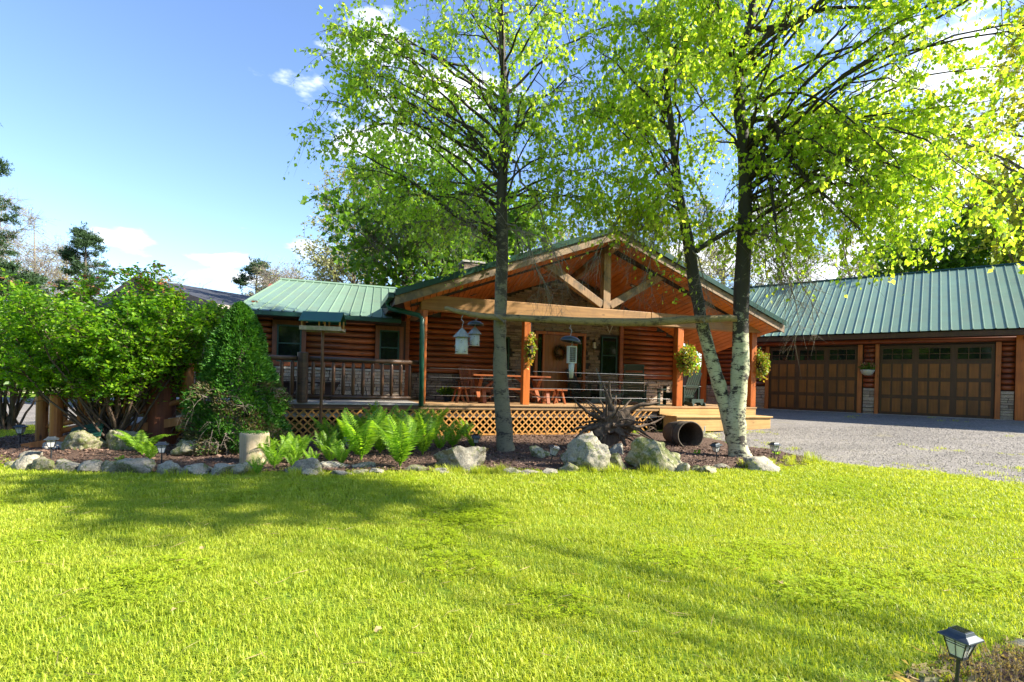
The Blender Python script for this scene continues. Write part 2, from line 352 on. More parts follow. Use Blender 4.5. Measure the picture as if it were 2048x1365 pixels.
def grassmat(name, cols, world=.55):
    m, t, b, out = newmat(name); g = N(t, 'ShaderNodeNewGeometry')
    n = len(cols); f1 = nzt(t, coords(t, True), world, 4, .6); f2 = nzt(t, coords(t, True), 3.0, 3, .6)
    f = tm(t, 'ADD', tm(t, 'MULTIPLY', g.outputs['Random Per Island'], .45), tm(t, 'ADD', tm(t, 'MULTIPLY', f1, .55), tm(t, 'MULTIPLY', f2, .25)))
    col = ramp(t, tm(t, 'SUBTRACT', f, .12), [(i/(n-1), c) for i, c in enumerate(cols)])
    t.links.new(col, b.inputs['Base Color']); b.inputs['Roughness'].default_value = .45; b.inputs['Specular IOR Level'].default_value = .3
    tr = N(t, 'ShaderNodeBsdfTranslucent'); t.links.new(mixc(t, 1.0, col, (1.28, 1.2, .65), 'MULTIPLY'), tr.inputs[0])
    mx = N(t, 'ShaderNodeMixShader'); mx.inputs[0].default_value = .45; t.links.new(b.outputs[0], mx.inputs[1]); t.links.new(tr.outputs[0], mx.inputs[2]); t.links.new(mx.outputs[0], out.inputs['Surface']); return m
M['grass'] = grassmat('grass_blade', [(.17,.28,.018), (.29,.40,.026), (.42,.50,.04), (.54,.57,.08), (.72,.66,.25)])
M['clover'] = grassmat('clover_leaf', [(.27,.39,.015), (.38,.50,.02), (.50,.58,.03)])
def groundmat(name, stops, scale, bdist=.02, big=.6):
    m, t, b, _ = newmat(name); v = coords(t, True); a = nzt(t, v, scale, 6, .75); c = nzt(t, v, big, 4)
    col = ramp(t, tm(t, 'ADD', tm(t, 'MULTIPLY', a, .75), tm(t, 'MULTIPLY', c, .25)), stops)
    t.links.new(col, b.inputs['Base Color']); b.inputs['Roughness'].default_value = .95; b.inputs['Specular IOR Level'].default_value = .2; bump(t, b, a, 1.0, bdist); return m
M['soil'] = groundmat('lawn_soil', [(.35,(.10,.17,.012)), (.5,(.16,.25,.016)), (.65,(.26,.33,.03))], 25)
M['mulch'] = groundmat('mulch', [(.35,(.035,.022,.016)), (.5,(.10,.062,.045)), (.65,(.21,.14,.10))], 60)
M['forest'] = groundmat('forest_floor', [(.35,(.05,.07,.02)), (.6,(.14,.15,.05))], 5)
# gravel: cells of grey stone
m, t, b, _ = newmat('gravel'); v = coords(t, True)
vo = N(t, 'ShaderNodeTexVoronoi'); vo.inputs['Scale'].default_value = 60; t.links.new(v, vo.inputs['Vector'])
vo2 = N(t, 'ShaderNodeTexVoronoi'); vo2.inputs['Scale'].default_value = 26; t.links.new(v, vo2.inputs['Vector'])
sp = N(t, 'ShaderNodeSeparateColor'); t.links.new(vo.outputs['Color'], sp.inputs[0])
sp2 = N(t, 'ShaderNodeSeparateColor'); t.links.new(vo2.outputs['Color'], sp2.inputs[0])
big = nzt(t, coords(t, True, (.35, 1.1, 1)), 1.1, 6, .7)
f = tm(t, 'ADD', tm(t, 'MULTIPLY', sp.outputs[0], .3), tm(t, 'ADD', tm(t, 'MULTIPLY', sp2.outputs[0], .2), tm(t, 'MULTIPLY', big, .6)))
col = ramp(t, f, [(.2,(.075,.067,.058)), (.5,(.175,.158,.138)), (.8,(.31,.28,.245))])
dirt = nzt(t, v, 1.3, 6, .7); col = mixc(t, ramp(t, dirt, [(.58,(0,0,0)), (.7,(.6,.6,.6))]), col, (.24,.21,.12))
t.links.new(col, b.inputs['Base Color']); b.inputs['Roughness'].default_value = .9; bump(t, b, vo.outputs['Distance'], .8, .01); M['gravel'] = m

# ------------------------------------------------------------------ ground sheets
def sheet(name, inside, x0, x1, y0, y1, step, dz, mat, zf=None):
    vs = {}; V = []; Fs = []
    nx, ny = int((x1-x0)/step), int((y1-y0)/step)
    def vid(i, j):
        if (i, j) not in vs:
            X, Y = x0+i*step, y0+j*step; z = terr(X, Y)+dz+(zf(X, Y) if zf else 0)
            vs[(i, j)] = len(V); V.append((X, Y, z))
        return vs[(i, j)]
    for i in range(nx):
        for j in range(ny):
            if inside(x0+(i+.5)*step, y0+(j+.5)*step): Fs.append((vid(i,j), vid(i+1,j), vid(i+1,j+1), vid(i,j+1)))
    me = bpy.data.meshes.new(name); me.from_pydata(V, [], Fs); me.polygons.foreach_set('use_smooth', [True]*len(Fs))
    return setp(link(name, me, mat), kind='structure')
def inpoly(P):
    def f(x, y):
        c = False; n = len(P)
        for i in range(n):
            x1, y1 = P[i]; x2, y2 = P[i-1]
            if (y1 > y) != (y2 > y) and x < (x2-x1)*(y-y1)/(y2-y1)+x1: c = not c
        return c
    return f
def n2(x, y, s=1.0, o=0): return noise.noise(Vector((x*s, y*s, o)))
# bed edge (front) in ground coordinates, then round the back to the deck
bed_front = [(-9.2, 8.9), (-8.6, 8.0), (-7.4, 7.25), (-6.4, 6.72), (-5.6, 6.5), (-4.5, 6.5), (-3.6, 6.62), (-2.7, 6.82), (-1.3, 7.12), (-.1, 7.32), (1.0, 7.5), (1.7, 7.6), (2.4, 7.75), (3.3, 7.95), (4.1, 8.2), (4.9, 8.65), (5.3, 9.3), (5.2, 10.2), (4.8, 11.2), (4.4, 12.6), (4.3, 13.4), (-2, 12.5), (-9.2, 10.6)]
bed_in = inpoly(bed_front)
grav_poly = [(5.15, 9.45), (5.45, 8.95), (5.9, 8.6), (6.5, 8.15), (7.1, 7.15), (8.5, 5.6), (14, 2.5), (30, 5), (22, 12), (8.5, 21), (5.5, 19), (4.4, 13.4), (4.9, 11.0), (5.2, 10.2)]
grav_in0 = inpoly(grav_poly)
def grav_in(x, y): return grav_in0(x+.25*n2(x, y, 1.7), y+.25*n2(x, y, 1.7, 5))
road_poly = [(-60, 27), (-30, 13.2), (-16, 11.9), (-9.5, 11.6), (-8.2, 12.6), (-9, 22), (-26, 24), (-60, 45)]
road_in0 = inpoly(road_poly)
def road_in(x, y): return road_in0(x+.3*n2(x, y, 1.2), y+.3*n2(x, y, 1.2, 5))
sheet('lawn', lambda x, y: True, -32, 32, -6, 30, .5, 0, M['soil'])
def far_sheet():
    V = []; Fs = []; xs = [-900, -300, -100, -32, 32, 100, 300, 900]; ys = [-300, -80, -6, 30, 100, 300, 1200]
    for y in ys:
        for x in xs: V.append((x, y, -.03 if y <= 30 and abs(x) <= 32 and y >= -6 else (0.0 if y > 30 else -.02)))
    for j in range(len(ys)-1):
        for i in range(len(xs)-1):
            if xs[i] == -32 and ys[j] == -6: continue
            k = j*len(xs)+i; Fs.append((k, k+1, k+1+len(xs), k+len(xs)))
    for k, v in enumerate(V):
        if v[0] in (32,) and 0 <= v[1] <= 30 or (v[1] == 30 and abs(v[0]) <= 32): V[k] = (v[0], v[1], terr(v[0], v[1]))
        elif v[0] > 32 and v[1] >= 30 or v[1] >= 100: V[k] = (v[0], v[1], .5)
    me = bpy.data.meshes.new('terrain'); me.from_pydata(V, [], Fs); setp(link('terrain', me, M['forest']), kind='structure')
far_sheet()
bedz = lambda x, y: .035+.03*n2(x, y, 1.3)
sheet('mulch_bed', lambda x, y: bed_in(x+.06*n2(x, y, 4), y+.06*n2(x, y, 4, 3)), -9.4, 5.6, 6.2, 13.6, .08, 0, M['mulch'], bedz)
sheet('gravel_driveway', grav_in, 4, 30, 2, 22, .2, .012, M['gravel'])
sheet('gravel_road', road_in, -60, -8, 11, 45, .4, .012, M['gravel'])

# ------------------------------------------------------------------ log cabin
cabin = thing('log_cabin', 'red-brown log cabin with green metal roof, open gabled timber porch and lattice-skirted deck', 'house', (HO[0], HO[1], 0), TH)
DZ = .745
rng = random.Random(5)
# deck
deck = obj('deck', MB().box(-6.0, 9.2, .05, 2.4, .55, .70), M['darkwood'], cabin)
for i in range(18):
    y = -.03+i*.142
    me = MB().box(0.0 if i < 13 else -.1, 9.22, y, y+.137, .712, DZ+rng.uniform(-.001,.001)).mesh('deck_board'); link('deck_board', me, M['deck'], deck)
    me = MB().box(-6.0, -.006, y, y+.137, .712, DZ+rng.uniform(-.001,.001)).mesh('deck_board'); link('deck_board', me, M['deckgrey'], deck)
obj('rim_board', MB().box(-6.0, 0, .0, .04, .63, .710), M['rail'], deck); obj('rim_board', MB().box(0, 6.1, .0, .04, .63, .710), M['deck'], deck)
obj('rim_board', MB().box(6.1, 9.2, -.012, .04, .54, .710), M['step'], deck)
obj('joist', MB().box(-6.0, 6.1, .10, .14, .44, .625), M['deckgrey'], deck)
for a in (-5.8, -4.2, -2.4, -.6, 1.2, 3, 4.8, 6.0): obj('pier', MB().box(a, a+.09, .15, .24, -.1, .54), M['darkwood'], deck)
# lattice
lat = obj('lattice', MB().box(-4.6, 6.06, .022, .045, .045, .085).box(-4.6, 6.06, .022, .045, .60, .628), M['lattice'], cabin)
h = .52; z0 = .083
for s, dd in ((1, .012), (-1, .030)):
    sl = MB().prism([(-.022, 0, 0), (.022, 0, 0), (.022+s*h, 0, h), (-.022+s*h, 0, h)] if s > 0 else [(-.022, 0, 0), (.022, 0, 0), (.022-h, 0, h), (-.022-h, 0, h)], (0, .009, 0)).mesh('slat')
    sl.materials.append(M['lattice']); a = -4.6+(0 if s > 0 else h)
    while a < 6.03-(h if s > 0 else 0):
        link('slat', sl, None, lat, (a, dd, z0)); a += .158
# steps
st = obj('step', MB().box(6.2, 9.15, -.58, -.56, .16, .495).box(6.2, 6.22, -.56, -.03, .16, .495).box(9.13, 9.15, -.56, -.03, .1, .495), M['step'], cabin, bevel=.004)
for y0 in (-.62, -.42, -.215): obj('tread', MB().box(6.16, 9.19, y0, y0+.195, .497, .535), M['step'], st, bevel=.005)
# posts, beams, braces
for a, s in ((.05, .11), (2.45, .17), (6.71, .185), (9.13, .18)): obj('post', MB().box(a-s/2, a+s/2, .02, .02+s, DZ, 2.79), M['post'], cabin, bevel=.012)
obj('tie_beam', MB().box(-.05, 5.78, .0, .25, 2.792, 3.125), M['beam'], cabin, bevel=.015)
obj('tie_beam', MB().box(5.786, 9.30, .0, .25, 2.792, 3.125), M['beam'], cabin, bevel=.015)
for a in (.10, 9.10): obj('side_beam', MB().box(a-.1, a+.1, .255, 2.45, 2.80, 3.02), M['beamv'], cabin)
PA, PZ, SL = 4.5, 5.03, .378
def zt(a): return PZ-SL*abs(a-PA)
EL, ER = -.66, 9.66
obj('king_post', MB().box(4.42, 4.62, .03, .22, 3.128, 4.52), M['beamv'], cabin, bevel=.01)
obj('brace', MB().beam((4.63, .125, 3.22), (6.15, .125, 4.11), .17, .19), M['beamv'], cabin, bevel=.01)
obj('brace', MB().beam((4.41, .125, 3.22), (2.89, .125, 4.11), .17, .19), M['beamv'], cabin, bevel=.01)
obj('ridge_beam', MB().beam((4.5, -.38, 4.61), (4.78, 2.48, 4.36), .17, .20), M['beamv'], cabin, bevel=.01)
for s, e in ((-1, EL), (1, ER)):
    pe = zt(e)
    def strip(z1, z2, d0, d1, a0=None, a1=None):   # sloped slab between top offsets z1>z2
        A0 = PA+s*.001 if a0 is None else a0; A1 = e if a1 is None else a1
        pts = [(A0, d0, zt(A0)-z1), (A1, d0, zt(A1)-z1), (A1, d0, zt(A1)-z2), (A0, d0, zt(A0)-z2)]
        if s > 0: pts = pts[::-1]
        return MB().prism(pts, (0, d1-d0, 0))
    rf = obj('porch_roof', strip(.0, .035, -.50, 9.5), M['greend'], cabin)
    obj('green_fascia', strip(-.012, .115, -.53, -.503), M['greend'], rf)
    obj('rake_board', strip(.12, .30, -.475, -.44), M['rake'], rf)
    obj('sub_roof', strip(.04, .27, -.43, 9.4), M['darkwood'], rf)
    obj('rafter', strip(.305, .39, .02, .20, PA+s*.1, 4.5+s*4.75), M['darkwood'], cabin)
    nb = 34; a = .12
    def cpt(k, back, dz):     # a point of the ceiling: k from the ridge, at the gable or at the back wall
        if back: return Vector((4.78+s*k*.955, 2.49, 4.45-(.44 if s > 0 else .33)*k-dz))
        return Vector((PA+s*k, -.41, zt(PA+s*k)-.288-dz))
    def cslab(k0, k1, z0_, z1_):
        vs = [cpt(k0,0,z0_), cpt(k1,0,z0_), cpt(k1,1,z0_), cpt(k0,1,z0_), cpt(k0,0,z1_), cpt(k1,0,z1_), cpt(k1,1,z1_), cpt(k0,1,z1_)]
        fs = [(0,1,2,3), (7,6,5,4), (0,4,5,1), (1,5,6,2), (2,6,7,3), (3,7,4,0)]
        return MB().add(vs, fs if s > 0 else [f[::-1] for f in fs])
    mbc = MB()
    for i in range(36): q_ = cslab(.05+i*.1375, .05+(i+1)*.1375, -.03, -.012); mbc.add(q_.v, q_.f)
    cl = obj('ceiling', mbc, M['darkwood'], cabin)
    while a < 4.9:
        link('ceiling_board', cslab(a, a+.124, 0, .015).mesh('ceiling_board'), M['ceil'], cl); a += .139
    for a in (1.35, 3.3):
        q0 = cpt(a, 0, .018).lerp(cpt(a, 1, .018), .55)
        Mx = Matrix.Translation(q0) @ Matrix.Rotation(s*math.atan(SL), 4, 'Y')
        lt = obj('recessed_light', MB().lathe([(.095, 0), (.095, -.008), (.06, -.01)], 14, Mx), M['blackm'], cl)
        obj('light_lens', MB().lathe([(.055, -.011), (.05, -.014)], 12, Mx), M['lens'], lt)
# walls
def logs(parent, a0, a1, z0, z1, d, pitch=.150, mat=None, top=None, depth=.05):
    z = z0
    while z < z1-.03:
        A0, A1 = a0, a1; h_ = min(pitch, z1-z)
        if top:
            while A0 < A1 and top(A0) < z+h_: A0 += .05
            while A1 > A0 and top(A1) < z+h_: A1 -= .05
        if A1-A0 > .15:
            n = 7; P = [(A0, d-depth*math.sin(math.pi*i/(n-1))**.6, z+.004+(h_-.008)*i/(n-1)) for i in range(n)]
            o = link('log', MB().prism(P, (A1-A0, 0, 0)).mesh('log', True), mat or M['log'], parent)
            for p in o.data.polygons:
                if len(p.vertices) > 4: p.use_smooth = False
        z += pitch
stone_meshes = []
for k in range(10):
    r = random.Random(k); bx = [(.0+r.uniform(-.02,.02), .0+r.uniform(-.06,.06)) for _ in range(8)]
    mb = MB().box(-.5, .5, -.5, .5, -.5, .5); vs = []
    for i, v in enumerate(mb.v):
        v = list(v)
        if v[1] < 0: v[0] *= .97+r.uniform(-.03,.01); v[2] *= .92+r.uniform(-.08,.03); v[1] += r.uniform(-.18,.18)
        vs.append(tuple(v))
    mb.v = vs; me = mb.mesh('stone'); me.materials.append(M['stone']); stone_meshes.append(me)
def stones(parent, a0, a1, z0, z1, d, skip=(), top=None, limit=300, lo=.045, hi=.10, ms=None):
    r = random.Random(int(a0*100+z0*10)); S_ = []; ms = ms or stone_meshes
    z = z0
    while z < z1-.02:
        hh = r.uniform(lo, hi); hh = min(hh, z1-z); a = a0
        while a < a1-.02:
            w = r.uniform(.13, .42)
            if a1-a-w < .1: w = a1-a
            ca, cz = a+w/2, z+hh/2
            ok = not any(s[0]-.02 < ca < s[1]+.02 and s[2] < cz < s[3] for s in skip)
            if ok:
                for s in skip:     # trim at openings
                    if s[2] < cz < s[3]:
                        if a < s[0] < a+w: w = s[0]-a; ca = a+w/2
                        elif a < s[1] < a+w: w = a+w-s[1]; ca = s[1]+w/2; 
            if ok and top and (top(ca-w/2) < z+hh or top(ca+w/2) < z+hh): ok = False
            if ok and w > .04: S_.append((ca, cz, w-.008, hh-.007, r.uniform(.04, .085)))
            a = max(a+w, ca+w/2)
        z += hh
    idx = sorted(range(len(S_)), key=lambda i: -S_[i][2]*S_[i][3]); keep = set(idx[:limit]); rest = MB()
    for i, (ca, cz, w, hh, th) in enumerate(S_):
        if i in keep:
            o = link('stone', ms[r.randrange(10)], None, parent, (ca, d-th/2+.02, cz)); o.scale = (w, th, hh)
        else: rest.box(ca-w/2, ca+w/2, d-th+.02, d+.02, cz-hh/2, cz+hh/2)
    if rest.v: setp(obj('stone_infill', rest, M['stone'], parent), kind='stuff')
def window(parent, a0, a1, z0, z1, d, trim=True, tw=.10):
    w = obj('window', MB().box(a0, a0+.035, d-.05, d+.01, z0, z1).box(a1-.035, a1, d-.05, d+.01, z0, z1).box(a0+.035, a1-.035, d-.05, d+.01, z0, z0+.035).box(a0+.035, a1-.035, d-.05, d+.01, z1-.035, z1).box(a0+.035, a1-.035, d-.045, d+.01, (z0+z1)/2-.015, (z0+z1)/2+.015), M['greend'], parent)
    zm = (z0+z1)/2
    obj('pane', MB().box(a0+.035, a1-.035, d-.02, d-.012, z0+.035, zm-.015), M['glass'], w); obj('pane', MB().box(a0+.035, a1-.035, d-.035, d-.027, zm+.015, z1-.035), M['glass'], w)
    if trim:
        for q in ((a0-tw, a0-.003, z0-tw, z1+tw), (a1+.003, a1+tw, z0-tw, z1+tw)): obj('window_trim', MB().box(q[0], q[1], d-.075, d+.01, q[2], q[3]), M['trimd'], parent)
        for q in ((a0-.002, a1+.002, z0-tw, z0-.003), (a0-.002, a1+.002, z1+.003, z1+tw)): obj('window_trim', MB().box(q[0], q[1], d-.072, d+.01, q[2], q[3]), M['trimd'], parent)
    return w
M['stoneg'] = stonemat('pale_ledge_stone', [(.1,(.20,.15,.11)), (.35,(.42,.32,.23)), (.6,(.56,.45,.33)), (.85,(.34,.28,.24))])
pale_meshes = []
for me in stone_meshes: m2 = me.copy(); m2.materials.clear(); m2.materials.append(M['stoneg']); pale_meshes.append(m2)
# wing wall
WD = 1.9
wing = obj('wall', MB().box(-3.62, -.1, WD, WD+.12, .2, 2.72), M['darkwood'], cabin)
ops = ((-3.05, -2.52), (-.74, -.26))
M['trimd'] = wood('dark_window_trim', (.11,.03,.010), (.24,.07,.018), 'z', .45, .2)
def logseg(par, a0, a1, z0, z1, d, holes, **k):
    z = z0
    while z < z1-.03:
        hh = min(.150, z1-z); segs = [(a0, a1)]
        for ha, hb, hz0, hz1 in holes:
            if z+hh > hz0 and z < hz1:
                ns = []
                for x, y in segs:
                    if ha > x: ns.append((x, min(y, ha)))
                    if hb < y: ns.append((max(x, hb), y))
                segs = ns
        for x, y in segs:
            if y-x > .06: logs(par, x, y, z, z+hh, d, pitch=.150, **k)
        z += .150
logseg(wing, -3.46, -.1, 1.50, 2.72, WD, [(a-.1, b+.1, 1.50, 2.55) for a, b in ops])
stones(wing, -3.6, -.1, .745, 1.44, WD, lo=.05, hi=.12, ms=pale_meshes)
obj('ledge_cap', MB().box(-3.62, -.1, WD-.085, WD-.001, 1.445, 1.495), M['flag'], wing)
obj('corner_board', MB().box(-3.66, -3.47, WD-.07, WD+.1, .745, 2.70), M['post'], wing)
for a, b in ops: window(wing, a, b, 1.61, 2.47, WD)
obj('wall', MB().box(-3.62, -3.50, WD+.125, 9, .1, 3.0), M['log'], cabin)
# porch back wall
WB = 2.5
topf = lambda a: 4.44-(.46 if a > 4.78 else .345)*abs(a-4.78)
pw = obj('wall', MB().prism([(8.35, WB, .3), (8.35, WB, topf(8.35)), (4.78, WB, topf(4.78)), (-.1, WB, topf(-.1)), (-.1, WB, .3)], (0, .15, 0)), M['mortar'], cabin)
logs(pw, -.1, 2.38, 1.45, 4.2, WB, top=topf); logs(pw, 6.45, 8.35, 1.45, 4.2, WB, top=topf)
stones(pw, -.1, 2.38, .75, 1.44, WB, limit=60)
stones(pw, 2.38, 6.35, .75, 4.70, WB, skip=((3.58, 5.2, .7, 2.78), (2.42, 2.86, 1.5, 2.55), (5.70, 6.28, 1.55, 2.72)), top=topf, limit=150)
stones(pw, 6.45, 8.35, .75, 1.44, WB, limit=80, ms=pale_meshes)
obj('corner_board', MB().box(6.34, 6.46, WB-.09, WB-.001, .75, 4.0), M['log'], pw)
obj('corner_board', MB().box(8.28, 8.42, WB-.10, WB+.1, .75, 3.2), M['post'], pw)
window(pw, 2.45, 2.83, 1.53, 2.52, WB-.03, trim=False); window(pw, 5.73, 6.25, 1.58, 2.69, WB-.03, trim=False)
for a in (8.35,): obj('wall', MB().box(a-.12, a, WB+.155, 9, .3, 3.2), M['log'], cabin)
obj('wall', MB().box(-.1, .02, 2.06, 9, .3, 3.1), M['log'], cabin)
# entry door
dr = obj('door_frame', MB().box(3.60, 3.68, WB-.10, WB, .75, 2.74).box(5.12, 5.20, WB-.10, WB, .75, 2.74).box(3.68, 5.12, WB-.10, WB, 2.66, 2.74).box(3.84, 3.90, WB-.09, WB, .75, 2.66).box(4.86, 4.92, WB-.09, WB, .75, 2.66), M['trimx'], cabin)
for i in range(7): obj('door_board', MB().box(3.905+i*.136, 3.905+i*.136+.132, WB-.06, WB-.01, .76, 2.65), M['door'], dr)
for q in ((3.685, 3.835), (4.925, 5.115)):
    obj('sidelight_panel', MB().box(q[0], q[1], WB-.06, WB-.01, .76, 1.45), M['door'], dr); obj('pane', MB().box(q[0]+.02, q[1]-.02, WB-.055, WB-.03, 1.46, 2.64), M['glass'], dr)
obj('handle', MB().box(4.76, 4.80, WB-.11, WB-.06, 1.72, 1.90).box(4.74, 4.80, WB-.13, WB-.10, 1.80, 1.83), M['blackm'], dr)
# wing roof with individual panels
roofw = obj('wing_roof', MB().add([(-3.88, 1.40, 2.70), (-.30, 1.40, 2.70), (-.02, 5.0, 4.00), (-3.24, 5.0, 4.00), (-3.88, 1.40, 2.66), (-.30, 1.40, 2.66), (-.02, 5.0, 3.9), (-3.24, 5.0, 3.9)], [(0,1,2,3), (7,6,5,4), (0,4,5,1), (1,5,6,2), (2,6,7,3), (3,7,4,0)]), M['greend'], cabin)
def roofpan(par, e0, e1, r0, r1, width, mat, nrib=0):
    e0, e1, r0, r1 = map(Vector, (e0, e1, r0, r1)); n = int(round((e1-e0).length/width))
    nrm = (e1-e0).cross(r0-e0).normalized()
    for i in range(n):
        f0, f1 = i/n, (i+1)/n; g = .035/width/n
        def P(f, k, hgt): return e0.lerp(e1, f)*(1-k)+r0.lerp(r1, f)*k+nrm*hgt
        fr_ = [(f0, .005), (f0+g*.25, .028), (f0+g*.75, .028), (f0+g, .006)]
        for q in range(nrib):
            c = f0+(f1-f0)*(q+1)/(nrib+1); fr_ += [(c-g*.35, .006), (c, .011), (c+g*.35, .006)]
        fr_ += [(f1, .005)]; fr_ = sorted(fr_); k = len(fr_)
        vs = [P(f, 0, h_) for f, h_ in fr_]+[P(f, 1, h_) for f, h_ in fr_]
        link('roof_panel', MB().add(vs, [(j, j+1, k+j+1, k+j) for j in range(k-1)]).mesh('roof_panel'), mat, par)
roofpan(roofw, (-3.90, 1.36, 2.715), (-.28, 1.36, 2.715), (-3.25, 5.0, 4.03), (-.02, 5.0, 4.03), .245, M['green'])
obj('ridge_cap', MB().tube([(-3.27, 5.0, 4.045), (-.02, 5.0, 4.045)], .05, 6), M['green'], roofw)
gt = obj('gutter', MB().box(-3.92, -.30, 1.25, 1.355, 2.60, 2.70), M['greend'], cabin, bevel=.01)
obj('soffit', MB().box(-3.85, -.3, 1.36, WD-.08, 2.60, 2.64), M['darkwood'], cabin)
obj('wall', MB().add([(-3.55, WD, 2.72), (-3.55, 5, 2.72), (-3.55, 5, 3.9), (-3.45, WD, 2.72), (-3.45, 5, 2.72), (-3.45, 5, 3.9)], [(0,2,1), (3,4,5), (0,1,4,3), (1,2,5,4), (2,0,3,5)]), M['log'], cabin)
# eave gutter and downspout
g2_ = MB().tube([(-.74, -.42, 2.97), (-.74, .2, 2.93), (-.70, .2, 2.80), (-.10, -.04, 2.66), (-.02, -.06, 2.58), (.0, -.06, .70)], .055, 8)
obj('downspout', g2_, M['greensp'], cabin, smooth=True)
obj('gutter', MB().box(-.80, -.67, -.50, 1.2, 2.92, 3.03), M['greend'], cabin, bevel=.01)
# railing
rl = obj('railing', MB().tube([(-4.9, .03, 1.645), (-2.52, .03, 1.635)], .052, 10).tube([(-2.28, .03, 1.640), (-.02, .03, 1.635)], .052, 10).tube([(-4.9, .03, .862), (-2.52, .03, .862)], .045, 10).tube([(-2.28, .03, .862), (-.02, .03, .862)], .045, 10), M['rail'], cabin, smooth=True)
obj('railing_post', MB().tube([(-2.40, .03, .748), (-2.40, .03, 1.755), (-2.40, .03, 1.765)], [.108, .108, .09], 12), M['rail'], rl)
obj('railing_post', MB().tube([(-4.95, .03, .748), (-4.95, .03, 1.755), (-4.95, .03, 1.765)], [.108, .108, .09], 12), M['rail'], rl)
bal = MB().tube([(0,0,.90), (0,0,.95), (0,0,1.54), (0,0,1.60)], [.018,.038,.036,.02], 8).mesh('baluster', True); bal.materials.append(M['railz'])
a = -4.75
while a < -.05:
    if abs(a+2.4) > .13: link('baluster', bal, None, rl, (a, .03, 0))
    a += .196
crl = obj('cable_railing', MB().tube([(2.64, .1, 1.53), (6.55, .1, 1.53)], .0032, 5), M['steel'], cabin)
for z in (1.33, 1.13, .93): obj('cable', MB().tube([(2.64, .1, z), (6.55, .1, z)], .0032, 5), M['steel'], crl)
for z in (1.53, 1.33, 1.13, .93):
    obj('cable', MB().tube([(.21, .1, z), (2.33, .1, z)], .003, 5), M['steel'], crl); obj('cable', MB().tube([(6.86, .1, z), (8.3, 2.3, z)], .003, 5), M['steel'], crl)
# chimney, lanterns, decorations fixed to the wall
chm = obj('chimney', MB().box(2.1, 2.75, 5, 5.7, 3.5, 5.08), M['mortar'], cabin); stones(chm, 2.1, 2.75, 4.0, 5.05, 5.0, limit=60); obj('chimney_cap', MB().box(2.05, 2.8, 4.93, 5.75, 5.082, 5.14), M['flag'], chm)
for a in (5.45, 3.30):
    ln = thing('wall_lantern', 'black wall lantern '+('right of the front door' if a > 5 else 'left of the front door, half hidden by the post'), 'lantern', hw(a, WB-.08, 2.30), TH, 'lanterns beside the front door')
    obj('lantern_cage', MB().box(-.05,.05,-.09,.0,0,.02).box(-.05,-.042,-.09,-.082,.02,.2).box(.042,.05,-.09,-.082,.02,.2).box(-.05,-.042,-.01,0,.02,.2).box(.042,.05,-.01,0,.02,.2).lathe([(.075,.2),(.02,.27),(.012,.30)],6,Matrix.Translation((0,-.045,0))), M['black'], ln); obj('lantern_glass', MB().box(-.04,.04,-.08,-.012,.021,.199), M['lens'], ln)
pq = thing('wall_plaque', 'pale triangular wooden plaque high on the stone wall right of the door', 'plaque', hw(5.98, WB-.075, 2.78), TH)
obj('plaque_board', MB().prism([(-.13, 0, .28), (0, 0, 0), (.13, 0, .28), (0, 0, .34)], (0, .02, 0)), M['flag'], pq); obj('plaque_face', MB().prism([(-.07, -.01, .24), (0, -.01, .08), (.07, -.01, .24)], (0, .009, 0)), M['drift'], pq)

# twig antler decoration on the gable wall
tw = MB(); r = random.Random(8)
for i in range(46):
    s = Vector((r.uniform(-.35,.35), -.03-r.random()*.08, r.uniform(-.05,.25))); d_ = Vector((s.x*1.4+r.uniform(-.3,.3), -.1, r.uniform(-.1,.5)))
    tw.tube([s, s+d_*.3+Vector((0,0,-.04)), s+d_*.65, s+d_*.9+Vector((0,0,.09))], [.013,.011,.008,.003], 4)
setp(obj('antler_decoration', tw, M['drift'], None, loc=hw(5.15, WB-.05, 3.70), rot=(0,0,TH)), 'tangle of brown antlers and twigs hung high in the porch gable', 'decoration')

# ------------------------------------------------------------------ garage
gar = thing('garage', 'long low log garage with green metal roof and two brown panelled doors', 'garage', (GO[0], GO[1], .57), TG)
GW = 2.10
gw = obj('wall', MB().box(-2.2, 0.0, .02, .16, -.1, 2.5).box(2.60, 3.10, .02, .16, -.1, 2.5).box(5.80, 9.5, .02, .16, -.1, 2.5).box(0.0, 2.60, .02, .16, GW+.02, 2.5).box(3.10, 5.80, .02, .16, GW+.02, 2.5), M['darkwood'], gar)
for a0, a1 in ((-2.1, -.09), (2.73, 3.03), (5.88, 6.16)):
    logs(gw, a0, a1, .80, GW+.04, .02, pitch=.155, mat=M['log_g'])
    stones(gw, a0, a1, .0, .79, .02, limit=60, lo=.06, hi=.13, ms=pale_meshes)
z = GW+.05
for k in range(2): logs(gw, -2.1, 9.3, z+k*.165, z+(k+1)*.165, .02, pitch=.165, mat=M['log_g'])
for a0, a1 in ((-.09, .02), (2.58, 2.70), (3.03, 3.13), (5.77, 5.88)): obj('door_trim', MB().box(a0, a1, -.06, .02, 0, GW+.04), M['trimx'], gar)
for a0, a1 in ((-2.28, -2.08), (6.17, 6.42)): obj('corner_board', MB().box(a0, a1, -.09, .1, -.05, 2.5), M['post'], gar)
logs(gw, 6.42, 9.3, .80, GW+.04, .02, pitch=.155, mat=M['log_g']); stones(gw, 6.42, 9.3, .0, .79, .02, limit=30, ms=pale_meshes)
